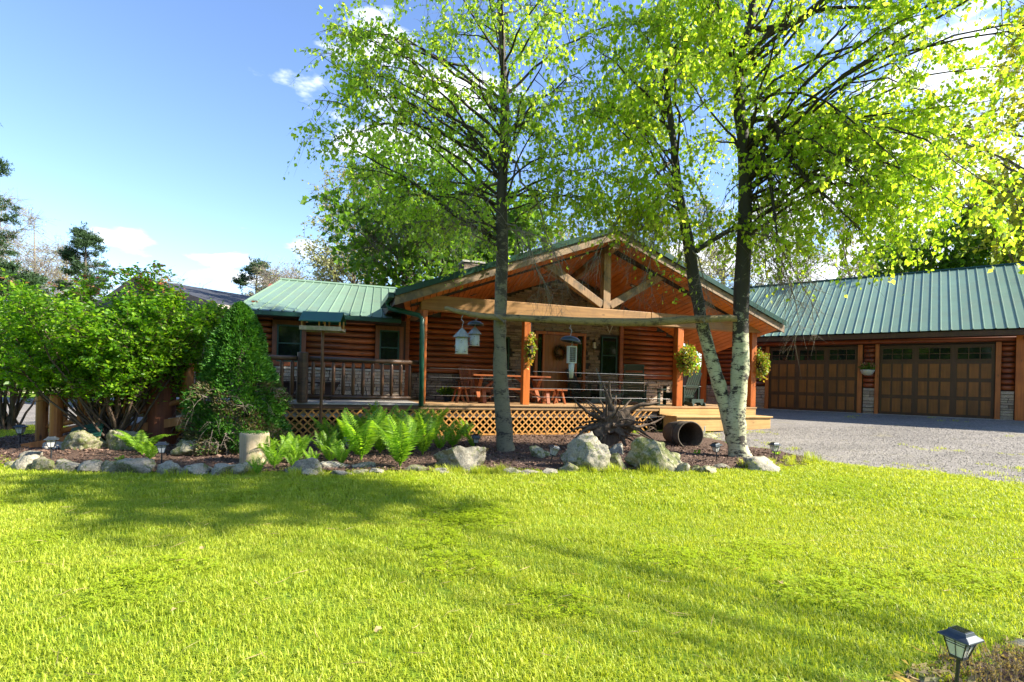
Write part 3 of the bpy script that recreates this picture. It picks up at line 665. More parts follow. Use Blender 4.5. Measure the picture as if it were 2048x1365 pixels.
def gdoor(a0, a1):
    w = a1-a0; g = obj('garage_door', MB().box(a0, a1, .04, .075, .01, GW), M['gstile'], gar)
    cols = []; uw = w/3
    for grp in range(3):
        g0 = a0+grp*uw+.075; g1 = a0+(grp+1)*uw-.075; pwd = (g1-g0-2*.05)/3
        for k in range(3): cols.append(g0+k*(pwd+.05))
        # window over the group
        wf = obj('door_window', MB().box(g0-.02, g0, .015, .04, 1.66, 2.02).box(g1, g1+.02, .015, .04, 1.66, 2.02).box(g0, g1, .015, .04, 1.66, 1.68).box(g0, g1, .015, .04, 2.0, 2.02).box(g0, g1, .015, .04, 1.83, 1.848).box(g0+(g1-g0)/3-.009, g0+(g1-g0)/3+.009, .0155, .0405, 1.68, 2.0).box(g0+(g1-g0)*2/3-.009, g0+(g1-g0)*2/3+.009, .0155, .0405, 1.68, 2.0), M['gstile'], gar)
        for i in range(3):
            for j in range(2): obj('pane', MB().box(g0+(g1-g0)*i/3+.009, g0+(g1-g0)*(i+1)/3-.009, .03, .036, 1.68 if j == 0 else 1.85, 1.828 if j == 0 else 1.998), M['glass'], wf)
    for row in range(3):
        z0_, z1_ = (.10, .50, .91)[row] if False else (.09+row*.52, .50+row*.52)[0], (.09+row*.52, .50+row*.52)[1]
        for c in cols: obj('door_panel', MB().box(c, c+pwd, .022, .0395, z0_, z1_), M['gpanel'], g)
    for zz in (.555, 1.075, 1.60): obj('door_seam', MB().box(a0, a1, .030, .0396, zz-.028, zz+.010), M['gstile'], g)
gdoor(.025, 2.575); gdoor(3.135, 5.765)
groof = obj('roof', MB().add([(-2.55, -.55, 2.46), (9.6, -.55, 2.46), (9.6, 3.5, 4.84), (-2.55, 3.5, 4.84), (9.6, 7.5, 2.46), (-2.55, 7.5, 2.46)], [(0,1,2,3), (3,2,4,5)]), M['darkwood'], gar)
roofpan(groof, (-2.56, -.60, 2.45), (9.6, -.60, 2.45), (-2.56, 3.5, 4.87), (9.6, 3.5, 4.87), .23, M['green'], 0)
obj('ridge_cap', MB().tube([(-2.56, 3.5, 4.885), (9.6, 3.5, 4.885)], .05, 6), M['greend'], groof)
obj('fascia', MB().box(-2.5, 9.6, -.55, -.52, 2.28, 2.42), M['gstile'], groof)
obj('soffit', MB().box(-2.5, 9.6, -.515, .0, 2.30, 2.33), M['darkwood'], groof)
obj('gable_wall', MB().prism([(-2.2, .17, -.1), (-2.2, 7, -.1), (-2.2, 7, 2.5), (-2.2, 3.5, 4.6), (-2.2, .17, 2.5)], (.12, 0, 0)), M['log_g'], gar)
obj('light_leak_blocker', MB().box(-2.1, 9.4, 1.2, 1.3, -.1, 2.44), M['darkwood'], gar)  # added unseen dark wall, keeps sky light from leaking through the door gaps
obj('threshold', MB().box(-.1, 6.0, -.12, .02, -.08, .008), M['flag'], gar)

obj('back_wall', MB().box(-.1, 8.3, 8.9, 9.0, 0, 3.0), M['log'], cabin); obj('back_wall', MB().box(-3.6, -.2, 8.9, 9.0, 0, 3.0), M['log'], cabin)
# ------------------------------------------------------------------ neighbouring house behind the shrub
nb = thing('neighbour_house', 'brown sided house with dark shingle roof beyond the shrub on the left', 'house', (-14.6, 20.2, 0), math.radians(58.5))
# local x runs away along the ridge, local -y faces the camera side
obj('wall', MB().box(1.2, 18, -4.9, 4.6, 0, 3.62), M['siding'], nb)
for i in range(14): obj('siding_board', MB().box(1.15, 18.05, -4.96, -4.901, .2+i*.24, .2+i*.24+.2), M['siding'], nb)
rn = obj('roof', MB().add([(0, -5.6, 3.62), (19, -5.6, 3.62), (19, 0, 4.95), (0, 0, 4.95), (19, 5.4, 3.62), (0, 5.4, 3.62), (0, -5.6, 3.50), (19, -5.6, 3.50), (19, 5.4, 3.5), (0, 5.4, 3.5)], [(0,1,2,3), (3,2,4,5), (0,6,7,1), (7,8,4,2,1), (6,0,3,5,9), (9,8,7,6)]), M['shingle'], nb)
obj('gutter', MB().box(0, 19, -5.7, -5.6, 3.48, 3.60), M['trimw'], rn); obj('rake_board', MB().add([(-.04,-5.6,3.44),(-.04,0,4.77),(-.04,5.4,3.44),(-.04,5.4,3.6),(-.04,0,4.98),(-.04,-5.6,3.64)], [(0,1,4,5),(1,2,3,4)]), M['siding'], rn)
obj('roof_vent', MB().box(6.5, 7.4, -1.2, -.5, 4.5, 4.95).box(6.65, 7.25, -1.1, -.6, 4.95, 5.2).box(6.6, 7.3, -1.15, -.55, 5.2, 5.25), M['siding'], rn)
obj('vent_pipe', MB().tube([(3.2, -4.4, 3.8), (3.2, -4.4, 4.35)], .05, 6), M['trimw'], rn)
for a in (2.6, 4.6, 7.5):
    wn = obj('window', MB().box(a, a+1.0, -5.0, -4.965, 2.0, 3.2), M['trimw'], nb); obj('pane', MB().box(a+.08, a+.46, -5.02, -5.002, 2.1, 3.1), M['glass'], wn); obj('pane', MB().box(a+.54, a+.92, -5.02, -5.002, 2.1, 3.1), M['glass'], wn)
# fence seen through the gap between the buildings
p = at(1392, 790, 21)
fn = thing('board_fence', 'weathered grey board fence in the gap between cabin and garage', 'fence', (p.x-1.4, 21, .5), .1)
for i in range(16): obj('fence_board', MB().box(i*.16, i*.16+.145, 0, .025, 0, 1.45+.03*(i%3)), M['fence'], fn)
obj('fence_rail', MB().box(0, 2.6, .026, .07, .4, .5).box(0, 2.6, .026, .07, 1.1, 1.2), M['fence'], fn)
obj('fence_post', MB().box(.9, 1.02, -.12, -.003, 0, 1.95), M['fence'], fn)

# ------------------------------------------------------------------ vegetation helpers
def unit(a): return a/(np.linalg.norm(a, axis=-1, keepdims=True)+1e-9)
def bulk_tubes(P, R, k=3):
    n, m, _ = P.shape; t = unit(np.gradient(P, axis=1)); ref = np.array((.31, .22, .93)); u = unit(np.cross(t, ref)); w = np.cross(t, u)
    an = np.arange(k)*2*np.pi/k
    V = P[:, :, None, :]+R[:, :, None, None]*(np.cos(an)[None, None, :, None]*u[:, :, None, :]+np.sin(an)[None, None, :, None]*w[:, :, None, :])
    i, j, q = np.meshgrid(np.arange(n), np.arange(m-1), np.arange(k), indexing='ij'); b = (i*m+j)*k; q2 = (q+1) % k
    Fq = np.stack([b+q, b+q2, b+k+q2, b+k+q], -1).reshape(-1, 4); return V.reshape(-1, 3), Fq
def join_np(parts):
    V = []; Fq = []; o = 0
    for v, f in parts: V.append(v); Fq.append(f+o); o += len(v)
    return np.concatenate(V), np.concatenate(Fq)
def smooth_path(pts, rads, n):
    pts = np.array([tuple(p) for p in pts], float); rads = np.array(rads, float); s = np.linspace(0, len(pts)-1, n); out = []
    for x in s:
        i = min(int(x), len(pts)-2); t = x-i; p0 = pts[max(i-1, 0)]; p1 = pts[i]; p2 = pts[i+1]; p3 = pts[min(i+2, len(pts)-1)]
        out.append(.5*((2*p1)+(-p0+p2)*t+(2*p0-5*p1+4*p2-p3)*t*t+(-p0+3*p1-3*p2+p3)*t**3))
    return np.array(out), np.interp(s, np.arange(len(rads)), rads)
def limb_curve(rng, p0, p1, arch, wob=.06, m=9):
    p0, p1 = np.array(p0, float), np.array(p1, float); t = np.linspace(0, 1, m)[:, None]; L = np.linalg.norm(p1-p0)
    P = p0*(1-t)+p1*t; P[:, 2] += (arch*L*np.sin(np.pi*t[:, 0]))
    w = np.cumsum(rng.normal(size=(m, 3)), 0)*wob*L/m*1.5; w -= w[0]+(w[-1]-w[0])*t; return P+w
def grow(rng, prims, n2=9, L2=.9, n3=5, L3=.4, nl=7, ups=.2, droop2=.25, droop3=.5, r2=.012, r3=.004, t0=.3, leafdown=.8, spread=.8, flat=1.0, prob=1.0):
    """prims: list of (points, radii). returns tube parts and leaf anchors"""
    tubes = []; SP = []; SR = []
    for P, R in prims:
        tubes.append(bulk_tubes(P[None], np.asarray(R)[None], 5))
        m = len(P); tt = t0+(1-t0)*np.sqrt(rng.random(n2))*.999; x = tt*(m-1); i = x.astype(int); f = (x-i)[:, None]
        st = P[i]*(1-f)+P[np.minimum(i+1, m-1)]*f; tg = unit(P[np.minimum(i+1, m-1)]-P[i])
        rv = rng.normal(size=(n2, 3)); rv[:, 2] *= flat
        d = unit(tg*.6+rv*spread*.8+np.array((0, 0, ups))); L = L2*(.45+.8*rng.random(n2))*(1.15-.5*tt)
        s = np.linspace(0, 1, 5)
        Q = st[:, None]+d[:, None]*(L[:, None]*s)[:, :, None]; Q[:, :, 2] -= droop2*L[:, None]*s**2
        Q[:, 1:4] += rng.normal(size=(n2, 3, 3))*.04*L[:, None, None]
        SP.append(Q); r0 = np.minimum(r2, np.interp(tt, np.linspace(0, 1, m), R)*.7)
        SR.append(r0[:, None]*(1-.75*s))
    SP = np.concatenate(SP); SR = np.concatenate(SR); tubes.append(bulk_tubes(SP, SR, 4))
    n = len(SP)*n3; idx = np.repeat(np.arange(len(SP)), n3); x = (.2+.8*rng.random(n)**.8)*3.999; i = x.astype(int); f = (x-i)[:, None]
    st = SP[idx, i]*(1-f)+SP[idx, i+1]*f; sd = unit(SP[idx, 4]-SP[idx, 0]); rv = rng.normal(size=(n, 3)); rv[:, 2] *= flat
    d = unit(sd*.5+rv*.75); L = L3*(.4+1.0*rng.random(n)); s = np.linspace(0, 1, 4)
    Q = st[:, None]+d[:, None]*(L[:, None]*s)[:, :, None]; Q[:, :, 2] -= droop3*L[:, None]*s**1.6
    tw = bulk_tubes(Q, np.broadcast_to(r3*(1-.7*s), (n, 4)).copy(), 3)
    keep = rng.random(n) < prob; Qk = Q[keep]; n = len(Qk)
    idx = np.repeat(np.arange(n), nl); x = (.1+.9*rng.random(len(idx)))*2.999; i = x.astype(int); f = (x-i)[:, None]
    lp = Qk[idx, i]*(1-f)+Qk[idx, i+1]*f+rng.normal(size=(len(idx), 3))*.02
    ld = unit(rng.normal(size=(len(idx), 3))*.6+unit(Qk[idx, 3]-Qk[idx, 0])*.4+np.array((0, 0, -leafdown)))
    return join_np(tubes), tw, lp, ld
def ell(rng, c, r, n):
    v = unit(rng.normal(size=(n, 3)))*(rng.random((n, 1))**.4); return np.array(c)+v*np.array(r)
def put(name, vf, mat, parent, smooth=True):
    me = mesh_np(name, vf[0], vf[1])
    if smooth: me.polygons.foreach_set('use_smooth', np.ones(len(me.polygons), bool))
    return link(name, me, mat, parent)

# ------------------------------------------------------------------ birches
def birch(name, label, stems, prims, mats, leafm, seed, leafsize, base, group=None, bare=None, hem=None, **k):
    rng = np.random.default_rng(seed); root = thing(name, label, 'tree', base, 0, group); off = -np.array(base)
    for sm, (pts, rads) in zip(mats, stems):
        P, R = smooth_path(pts, np.array(rads)*.92, 40); w = rng.normal(size=(40, 3))*.006; P = P+w+off; R = R*(1+.05*rng.normal(size=40))
        put('trunk', bulk_tubes(P[None], R[None], 18), sm, root)
    tb, tw, lp, ld = grow(rng, prims, **k)
    put('limbs', (tb[0]+off, tb[1]), M['birchdark'], root); put('twigs', (tw[0]+off, tw[1]), M['twig'], root)
    ok = (lp[:, 2] > np.interp(lp[:, 0], hem[0], hem[1])+rng.normal(size=len(lp))*.22) | (rng.random(len(lp)) < .03); lp = lp[ok]; ld = ld[ok]
    leaves('crown', lp+off, ld, leafsize*(.6+.7*rng.random(len(lp))), leafm, root, wid=.80, fold=.3, rng=rng)
    if bare is not None:
        tb, tw, lp, ld = grow(rng, bare, n2=14, L2=.55, n3=6, L3=.32, nl=1, ups=-.25, droop2=.5, droop3=.6, r2=.006, r3=.0028, t0=.35, spread=.7)
        put('hanging_twigs', (tb[0]+off, tb[1]), M['twigl'], root); put('fine_twigs', (tw[0]+off, tw[1]), M['twigl'], root)
    return root
def rad_px(w, Y): return w/2*Y/F
YA = 9.42
A_pts = [(1013,912),(1010,880),(1004,800),(1000,700),(1000,640),(1004,520),(1003,400),(1008,300),(1010,200),(1004,100),(1000,0),(996,-150),(985,-320)]
A_w = [46, 37, 33, 29, 27, 25, 24, 22, 18, 15, 12, 9, 4]
stemA = ([at(x, y, YA) for x, y in A_pts], [rad_px(w, YA) for w in A_w])
YB = 9.40
B1 = [(1482,922),(1474,890),(1470,850),(1475,800),(1480,740),(1481,640),(1489,450),(1489,300),(1478,200),(1480,120),(1502,40),(1512,-60),(1520,-200),(1530,-340)]
B1w = [52, 42, 42, 38, 36, 34, 29, 27, 24, 20, 18, 15, 10, 4]
B2 = [(1470,880),(1460,850),(1445,790),(1426,730),(1405,650),(1391,580),(1376,480),(1362,410),(1352,340),(1345,270),(1336,200),(1330,110),(1322,0),(1315,-120)]
B2w = [30, 32, 29, 27, 27, 26, 23, 20, 17, 14, 12, 9, 7, 3]
stemB1 = ([at(x, y, YB) for x, y in B1], [rad_px(w, YB) for w in B1w]); stemB2 = ([at(x, y, YB+.12) for x, y in B2], [rad_px(w, YB) for w in B2w])
def start_on(stem, z):
    P = np.array([tuple(p) for p in stem[0]]); R = stem[1]; o = np.argsort(P[:, 2]); zz = P[o, 2]
    return np.array([np.interp(z, zz, P[o, 0]), np.interp(z, zz, P[o, 1]), z]), np.interp(z, zz, np.array(R)[o])
def prim_to(rng, stem, tgt, lift=.35, arch=.10, zmin=3.4, rmax=.030, wob=.12):
    tgt = np.array(tgt, float); p = np.array(tuple(stem[0][5])); hd = math.hypot(tgt[0]-p[0], tgt[1]-p[1])
    z = max(zmin+rng.random()*1.8, tgt[2]-lift*(.2+1.4*rng.random())*hd-rng.random()*.9); s, r = start_on(stem, z); C_ = limb_curve(rng, s, tgt, arch, wob)
    L = np.linalg.norm(tgt-s); r0 = min(rmax, r*.6, .008+.008*L); return C_, r0*(1-.85*np.linspace(0, 1, len(C_)))
rng = np.random.default_rng(3)
pa = [prim_to(rng, stemA, t) for t in ell(rng, (-.15, 9.3, 7.3), (2.2, 2.5, 3.1), 36)]
pa += [prim_to(rng, stemA, t, .55) for t in ell(rng, (-2.55, 8.9, 6.6), (.75, .9, .95), 9)]
pa += [prim_to(rng, stemA, t, .0, .12) for t in ell(rng, (.9, 9.4, 4.7), (1.2, 1.4, .6), 8)]
pa += [prim_to(rng, stemA, t, -.1, .12) for t in ell(rng, (-1.7, 9.8, 4.4), (1.0, 1.4, .5), 9)]
pa += [prim_to(rng, stemA, at(*q), .5, .05) for q in ((640,250,9.0), (630,200,8.8), (660,330,9.1), (640,110,8.7), (700,60,8.9), (690,140,9.0))]
bareA = [prim_to(rng, stemA, at(*q), -.1, .12, 3.6) for q in ((890,470,9.0), (940,500,8.8), (1120,520,8.9), (1130,560,9.1), (870,430,9.6), (830,460,9.8), (1060,480,8.6), (1100,590,9.0), (760,480,9.9))]
birch('birch_tree', 'grey-barked birch with a single trunk left of the feeder pole, in front of the porch', [stemA], pa, [M['birchA']], M['l_birchA'], 11, .070, (-.09, YA, 0), 'birches in the mulch bed', bareA,
      hem=((-3.2, -2.6, -1.8, -1.2, -.8, 0, .6, 1.2, 2.2), (4.0, 4.4, 3.6, 3.1, 3.1, 3.7, 3.9, 3.9, 4.1)), prob=.80, n2=10, L2=.9, n3=6, L3=.42, nl=8, ups=.1, droop2=.35, droop3=.6, r2=.009, r3=.0028, t0=.3)
pb = [prim_to(rng, stemB1, t) for t in ell(rng, (4.6, 9.0, 7.6), (3.0, 2.6, 2.6), 38)]
pb += [prim_to(rng, stemB1, t, .15, .15) for t in ell(rng, (6.6, 8.5, 5.8), (2.0, 1.9, 1.6), 22)]
pb += [prim_to(rng, stemB1, t, -.1, .2, 4.6) for t in ell(rng, (6.0, 7.9, 3.9), (1.0, 1.0, .65), 11)]
pb += [prim_to(rng, stemB1, t, .15, .2) for t in ell(rng, (8.2, 7.4, 7.0), (1.7, 2.0, 1.5), 9)]
pb += [prim_to(rng, stemB2, t, .3) for t in ell(rng, (2.4, 9.3, 6.8), (1.5, 2.0, 2.1), 28)]
pb += [prim_to(rng, stemB2, t, .0, .1, 3.9) for t in ell(rng, (2.1, 9.2, 4.6), (1.0, 1.2, .5), 7)]
pb += [prim_to(rng, stemB1, at(*q), .1, .1, 3.9) for q in ((1560,380,9.3), (1610,450,9.0), (1540,500,9.6), (1430,430,9.8), (1600,300,9))]
pb += [prim_to(rng, stemB2, at(*q), -.05, .1, 3.8) for q in ((1345,570,8.9), (1250,500,9.2), (1300,420,9.4))]
bareB = [prim_to(rng, stemB1, at(*q), -.1, .2, 3.9) for q in ((1560,560,8.9), (1590,600,9.0), (1620,520,8.8), (1540,480,9.6), (1640,640,8.8), (1570,430,9.2), (1560,350,9.6), (1700,450,8.8), (1600,660,8.7), (1530,600,9.2))]
bareB += [prim_to(rng, stemB2, at(*q), -.1, .2, 3.7) for q in ((1250,520,9.2), (1290,560,9.0), (1180,540,9.1), (1440,520,9.4), (1420,600,9.0))]
pB_ = limb_curve(rng, at(1392,503,9.5), at(1484,446,9.4), 0); pb.append((pB_, np.linspace(.055, .04, 9)))
for q in (((1495,245),(1540,238),(1568,290),(1600,345),(1660,400),(1720,460)), ((1492,300),(1530,320),(1545,400),(1555,480)), ((1500,60),(1580,50),(1640,20),(1720,15),(1850,18))):
    P_, R_ = smooth_path([at(x, y, 9.35-.25*i) for i, (x, y) in enumerate(q)], np.linspace(.06, .012, len(q)), 12); pb.append((P_, R_))
birch('birch_tree', 'white-barked birch forking low into two trunks right of the root stump', [stemB1, stemB2], pb, [M['birch'], M['birch']], M['l_birch'], 12, .079, (4.07, YB, 0), 'birches in the mulch bed', bareB,
      hem=((0.5, 1.5, 2.4, 2.8, 3.3, 3.9, 4.3, 5, 6, 7.0, 8), (4.2, 4.2, 3.9, 3.1, 3.5, 3.4, 3.0, 3.0, 2.7, 2.9, 4.0)), prob=.78, n2=10, L2=.95, n3=6, L3=.42, nl=8, ups=.05, droop2=.35, droop3=.6, r2=.009, r3=.0028, t0=.28)

# ------------------------------------------------------------------ background trees
def bgtree(name, label, x, y, h, cr_, cz, leafm, bark, seed, n1=26, n2=8, n3=4, nl=6, size=.16, L2=1.6, L3=.8, group='trees behind the buildings', tr=.16, zb=None, prob=1.0, ups=.35, r3=.010, off_c=(0, 0), rz_=None, t0=.3):
    rng = np.random.default_rng(seed); z0 = terr(x, y) if abs(x) < 32 and y < 30 else .0
    root = thing(name, label, 'tree', (x, y, z0-.1), 0, group); off = np.array((0, 0, .1))
    P, R = smooth_path([(0,0,0), (rng.normal()*.2, 0, h*.3), (rng.normal()*.3, 0, h*.6), (rng.normal()*.4, 0, h*.97)], [tr, tr*.75, tr*.5, tr*.1], 14)
    put('trunk', bulk_tubes(P[None], R[None], 8), bark, root); stem = (P, list(R)); prims = []
    for t in ell(rng, (off_c[0], off_c[1], cz), (cr_, cr_ if rz_ is None else cr_*.5, (h-cz) if rz_ is None else rz_), n1):
        hd = math.hypot(t[0], t[1]); z = max(h*.22, min(h*.9, t[2]-hd*.8)); s, r = start_on(stem, z); prims.append((limb_curve(rng, s, t, .03, .08), min(r*.6, .08 if rz_ is None else .022)*(1-.85*np.linspace(0, 1, 9))))
    tb, tw, lp, ld = grow(rng, prims, n2=n2, L2=L2, n3=n3, L3=L3, nl=nl, ups=ups, droop2=.1, droop3=.15, r2=.03, r3=r3, t0=t0, leafdown=.2, prob=prob)
    put('limbs', tb, bark, root); put('twigs', tw, bark, root)
    if leafm is not None and nl: leaves('crown', lp, ld, size*(.6+.8*rng.random(len(lp))), leafm, root, wid=.8, fold=.3, rng=rng)
    return root
stemfix = None
_so = start_on
def start_on(stem, z):
    P = np.array([tuple(p) for p in stem[0]]); R = np.array(stem[1]); o = np.argsort(P[:, 2]); zz = P[o, 2]
    return np.array([np.interp(z, zz, P[o, 0]), np.interp(z, zz, P[o, 1]), z]), np.interp(z, zz, R[o])
def X(px, Y): return (px-PX)/F*Y
bgtree('maple_tree', 'full green tree rising behind the left roof wing', X(830,21), 21, 11.2, 3.4, 7.2, M['l_maple'], M['bark'], 21, n1=40, n2=10, n3=5, nl=6, size=.2)
bgtree('maple_tree', 'second green tree behind the cabin, just right of the first one', X(985,23), 23, 10.5, 3.0, 6.5, M['l_maple'], M['bark'], 22, n1=34, n2=9, n3=5, nl=6, size=.2)
bgtree('budding_tree', 'pale half-leafed tree left of the full green tree', X(700,30), 30, 13.5, 2.6, 9, M['l_pale'], M['bark'], 23, n1=30, n2=10, n3=7, nl=5, size=.12)
k = 0
for px, Y, h, c, tag_ in ((550,38,9.5,3,'between the dark pine and the green tree'), (625,42,11.5,3.4,'close behind the peak of the left roof'), (60,45,15,4.5,'tall at the left behind the big shrub'), (-10,38,14,4,'cut by the left edge of the picture'), (300,50,10.5,4,'above the neighbouring roof, left one'), (390,50,10,3.6,'above the neighbouring roof, right one'), (130,48,14,4.2,'directly left of the left pine'), (235,55,10,3.5,'just right of the left pine')):
    bgtree('bare_tree', 'leafless grey tree '+tag_, X(px,Y), Y, h, c, h*.62, M['l_pale'], M['twigl'], 30+k, n1=30, n2=11, n3=9, nl=2, size=.10, L2=2.0, L3=1.0, group='bare trees on the skyline', prob=.4, r3=.011); k += 1
for px, Y, h, c, lm, tag_ in ((1130,34,13,4,'l_pale','behind the porch gable, left one'), (1240,36,15,4.5,'l_maple','straight behind the porch gable peak'), (1350,34,14,4,'l_pale','behind the left birch stem'), (1450,38,16,4.5,'l_pale','between the birch stems'), (1570,36,14.5,4.5,'l_maple','over the left end of the garage roof'), (1680,40,15,4.5,'l_pale','over the middle of the garage roof'), (1780,38,12,4,'l_pale','above the garage roof where the sky opens')):
    bgtree('wood_tree', 'thinly leafed woodland tree '+tag_, X(px,Y), Y, h, c, h*.6, M[lm], M['twigl'], 50+k, n1=28, n2=10, n3=7, nl=4, size=.14, L2=1.9, L3=.9, group='woodland trees behind the garage', prob=.5, r3=.011); k += 1
bgtree('birch_tree', 'tall birch outside the right edge whose long limbs shade the back of the lawn', 11.0, -.3, 11.5, 3.0, 8.9, M['l_birch'], M['birchA'], 90, n1=17, n2=14, n3=5, nl=8, size=.10, L2=.9, L3=.45, group='birches by the lawn', tr=.09, r3=.003, off_c=(-3.0, 4.9), rz_=.9, t0=.78)
bgtree('leafy_tree', 'dense dark green tree behind the right part of the garage roof', X(1880,30), 30, 13.0, 4.2, 8, M['l_maple'], M['bark'], 71, n1=40, n2=9, n3=5, nl=7, size=.24)
bgtree('leafy_tree', 'dark green tree at the right edge behind the garage', X(2030,27), 27, 11.5, 3.6, 7, M['l_maple'], M['bark'], 72, n1=34, n2=9, n3=5, nl=7, size=.22)
bgtree('maple_tree', 'tall tree with yellow spring leaves over the garage at the right edge', X(2050,24), 24, 19, 4.6, 12.5, M['l_yellow'], M['bark'], 73, n1=36, n2=9, n3=5, nl=6, size=.2, tr=.24)
bgtree('maple_tree', 'second yellow-leafed tree, mostly cut off by the right edge', X(2230,21), 21, 17, 4.5, 11.0, M['l_yellow'], M['bark'], 74, n1=30, n2=9, n3=5, nl=6, size=.2, tr=.24)
def pine(label, x, y, h, r, seed, lean=0, z0=0):
    rng = np.random.default_rng(seed); root = thing('pine_tree', label, 'tree', (x, y, 0), 0, 'pines on the skyline')
    P, R = smooth_path([(0,0,0), (lean*.3,0,h*.5), (lean,0,h)], [.22,.14,.02], 10); put('trunk', bulk_tubes(P[None], R[None], 7), M['bark'], root)
    prims = []
    for i in range(64):
        f = i/64; z = h*(.22+.78*f); a = rng.random()*6.28; L = r*(1-f)**.75*(.55+.6*rng.random())+.25; s = np.array((lean*f, 0, z)); e = s+np.array((math.cos(a)*L, math.sin(a)*L, L*(.05+.25*f)))
        prims.append((limb_curve(rng, s, e, -.04, .03), .035*(1-.8*np.linspace(0, 1, 9))))
    tb, tw, lp, ld = grow(rng, prims, n2=9, L2=.9*r/3, n3=5, L3=.32, nl=11, ups=.1, droop2=0, droop3=0, r2=.012, r3=.006, t0=.3, leafdown=-.2, flat=.35)
    put('limbs', tb, M['bark'], root); leaves('crown', lp, ld, .20*(.6+.6*rng.random(len(lp))), M['l_pine'], root, wid=.22, rng=rng)
pine('dark pine standing left above the burning bush', X(165,38), 38, 11.4, 2.4, 81)
pine('small dark pine just left of the green wing roof', X(508,42), 42, 10.2, 2.9, 82)
pine('tall pine cut by the left edge of the picture', X(-62,30), 30, 16.5, 2.1, 83)
pine('low spreading pine behind the left end of the burning bush', X(20,26), 26, 6.2, 2.4, 84)
# far woods closing the horizon
rng = np.random.default_rng(9); n = 60000
a = rng.uniform(0, 2*math.pi, n); R_ = rng.uniform(58, 95, n); px_ = R_*np.cos(a); py_ = R_*np.sin(a)
pz = rng.random(n)**.8*np.where(np.sin(a) > -.1, 3.8+1.2*np.sin(a*23)+.8*np.sin(a*61+1), 16+3*np.sin(a*17)+2*np.sin(a*53))
leaves('far_woods', np.stack([px_, py_, pz], 1), rng.normal(size=(n, 3)), np.where(np.sin(a) > -.1, .6, 1.7)*(.5+rng.random(n)), M['l_maple'], None, wid=.9, rng=rng)
o = bpy.data.objects['far_woods']; setp(o, 'distant mass of green woodland along the horizon', 'woods', kind='stuff')

# ------------------------------------------------------------------ shrubs
def shrub(label, base, targets, seed, n2, n3, nl, size, stem_r=.035, red=None, group=None, name='burning_bush', L2=.55, L3=.24):
    rng = np.random.default_rng(seed); root = thing(name, label, 'shrub', base, 0, group); b = np.array(tuple(base)); prims = []
    for i, t in enumerate(targets):
        s = b+np.array((rng.normal()*.12, rng.normal()*.12, 0)); C_ = limb_curve(rng, s, t, -.06 if i % 3 else .02, .05, 11)
        prims.append((C_, stem_r*(1-.8*np.linspace(0, 1, 11))*(.6+.6*rng.random())))
    tb, tw, lp, ld = grow(rng, prims, n2=n2, L2=L2, n3=n3, L3=L3, nl=nl, ups=.25, droop2=.05, droop3=.1, r2=.008, r3=.0025, t0=.45, leafdown=.15, flat=.6)
    put('stems', (tb[0]-b, tb[1]), M['twig'], root); put('twigs', (tw[0]-b, tw[1]), M['twig'], root)
    lo = lp[:, 2] > .72+.25*rng.random(len(lp)); lp = lp[lo]; ld = ld[lo]; ld[:, 2] *= .5
    isr = (lp[:, 2] > red) & (rng.random(len(lp)) < .18) if red else np.zeros(len(lp), bool)
    leaves('foliage', lp[~isr]-b, ld[~isr], size*(.6+.7*rng.random((~isr).sum())), M['l_bush'], root, wid=.5, rng=rng)
    if isr.any(): leaves('new_growth', lp[isr]-b, ld[isr], size*(.6+.7*rng.random(isr.sum())), M['l_red'], root, wid=.5, rng=rng, kind='stuff')
b0 = gnd(232, 898); rng = np.random.default_rng(44)
tg = np.concatenate([ell(rng, (b0.x-.15, b0.y, 1.95), (1.75, 1.25, .95), 38), ell(rng, (b0.x+.65, b0.y+.1, 1.85), (.75, .8, .7), 10), ell(rng, (b0.x-1.6, b0.y, 1.75), (.7, .9, .7), 8)])
tg[:, 2] = np.maximum(tg[:, 2], 1.0)
shrub('huge spreading burning bush with bright green leaves over the ramp, red-tipped on top', b0, tg, 45, 17, 7, 9, .072, red=2.5, stem_r=.028)
b1 = gnd(22, 862); tg = ell(rng, (b1.x-.3, b1.y, 2.0), (1.6, 1.2, .9), 30); tg[:, 2] = np.maximum(tg[:, 2], 1.3)
shrub('second spreading shrub at the left edge, beyond the burning bush', b1, tg, 46, 9, 6, 9, .08, red=3.6)
# dwarf spruce
sb = gnd(474, 905); rng = np.random.default_rng(47); sp_ = thing('dwarf_spruce', 'dense dark cone-shaped dwarf spruce beside the deck railing', 'shrub', sb)
n = 42000; hh = 2.36; f = rng.random(n)**1.25; ang = rng.random(n)*2*np.pi
prof = .80*np.minimum(1, ((1-f)*1.35))**.6
lump = np.array([noise.noise(Vector((math.cos(a_)*2.2, math.sin(a_)*2.2, f_*7))) for a_, f_ in zip(ang[:6000], f[:6000])]); lump = np.tile(lump, 7)[:n]; ang = np.tile(ang[:6000], 7)+rng.normal(size=n)*.05; f = np.clip(np.tile(f[:6000], 7)+rng.normal(size=n)*.012, 0, 1); prof = .66*np.minimum(1, ((1-f)*1.35))**.62
rr = prof*(1+.34*lump)*(.80+.22*rng.random(n)**.6); pos = np.stack([rr*np.cos(ang), rr*np.sin(ang), .06+f*hh], 1)
dr_ = unit(np.stack([np.cos(ang), np.sin(ang), .5+0*ang], 1)+rng.normal(size=(n, 3))*.5)
dead = (pos[:, 2] < 1.15) & ((np.tile(np.sin(ang[:6000]*3+f[:6000]*19), 7)[:n] > .15)) & (rng.random(n) < .75)
leaves('foliage', pos[~dead], dr_[~dead], .06*(.6+.7*rng.random((~dead).sum())), M['l_spruce'], sp_, wid=.42, rng=rng)
leaves('dead_foliage', pos[dead], dr_[dead], .06*(.6+.7*rng.random(dead.sum())), M['l_brown'], sp_, wid=.3, rng=rng)
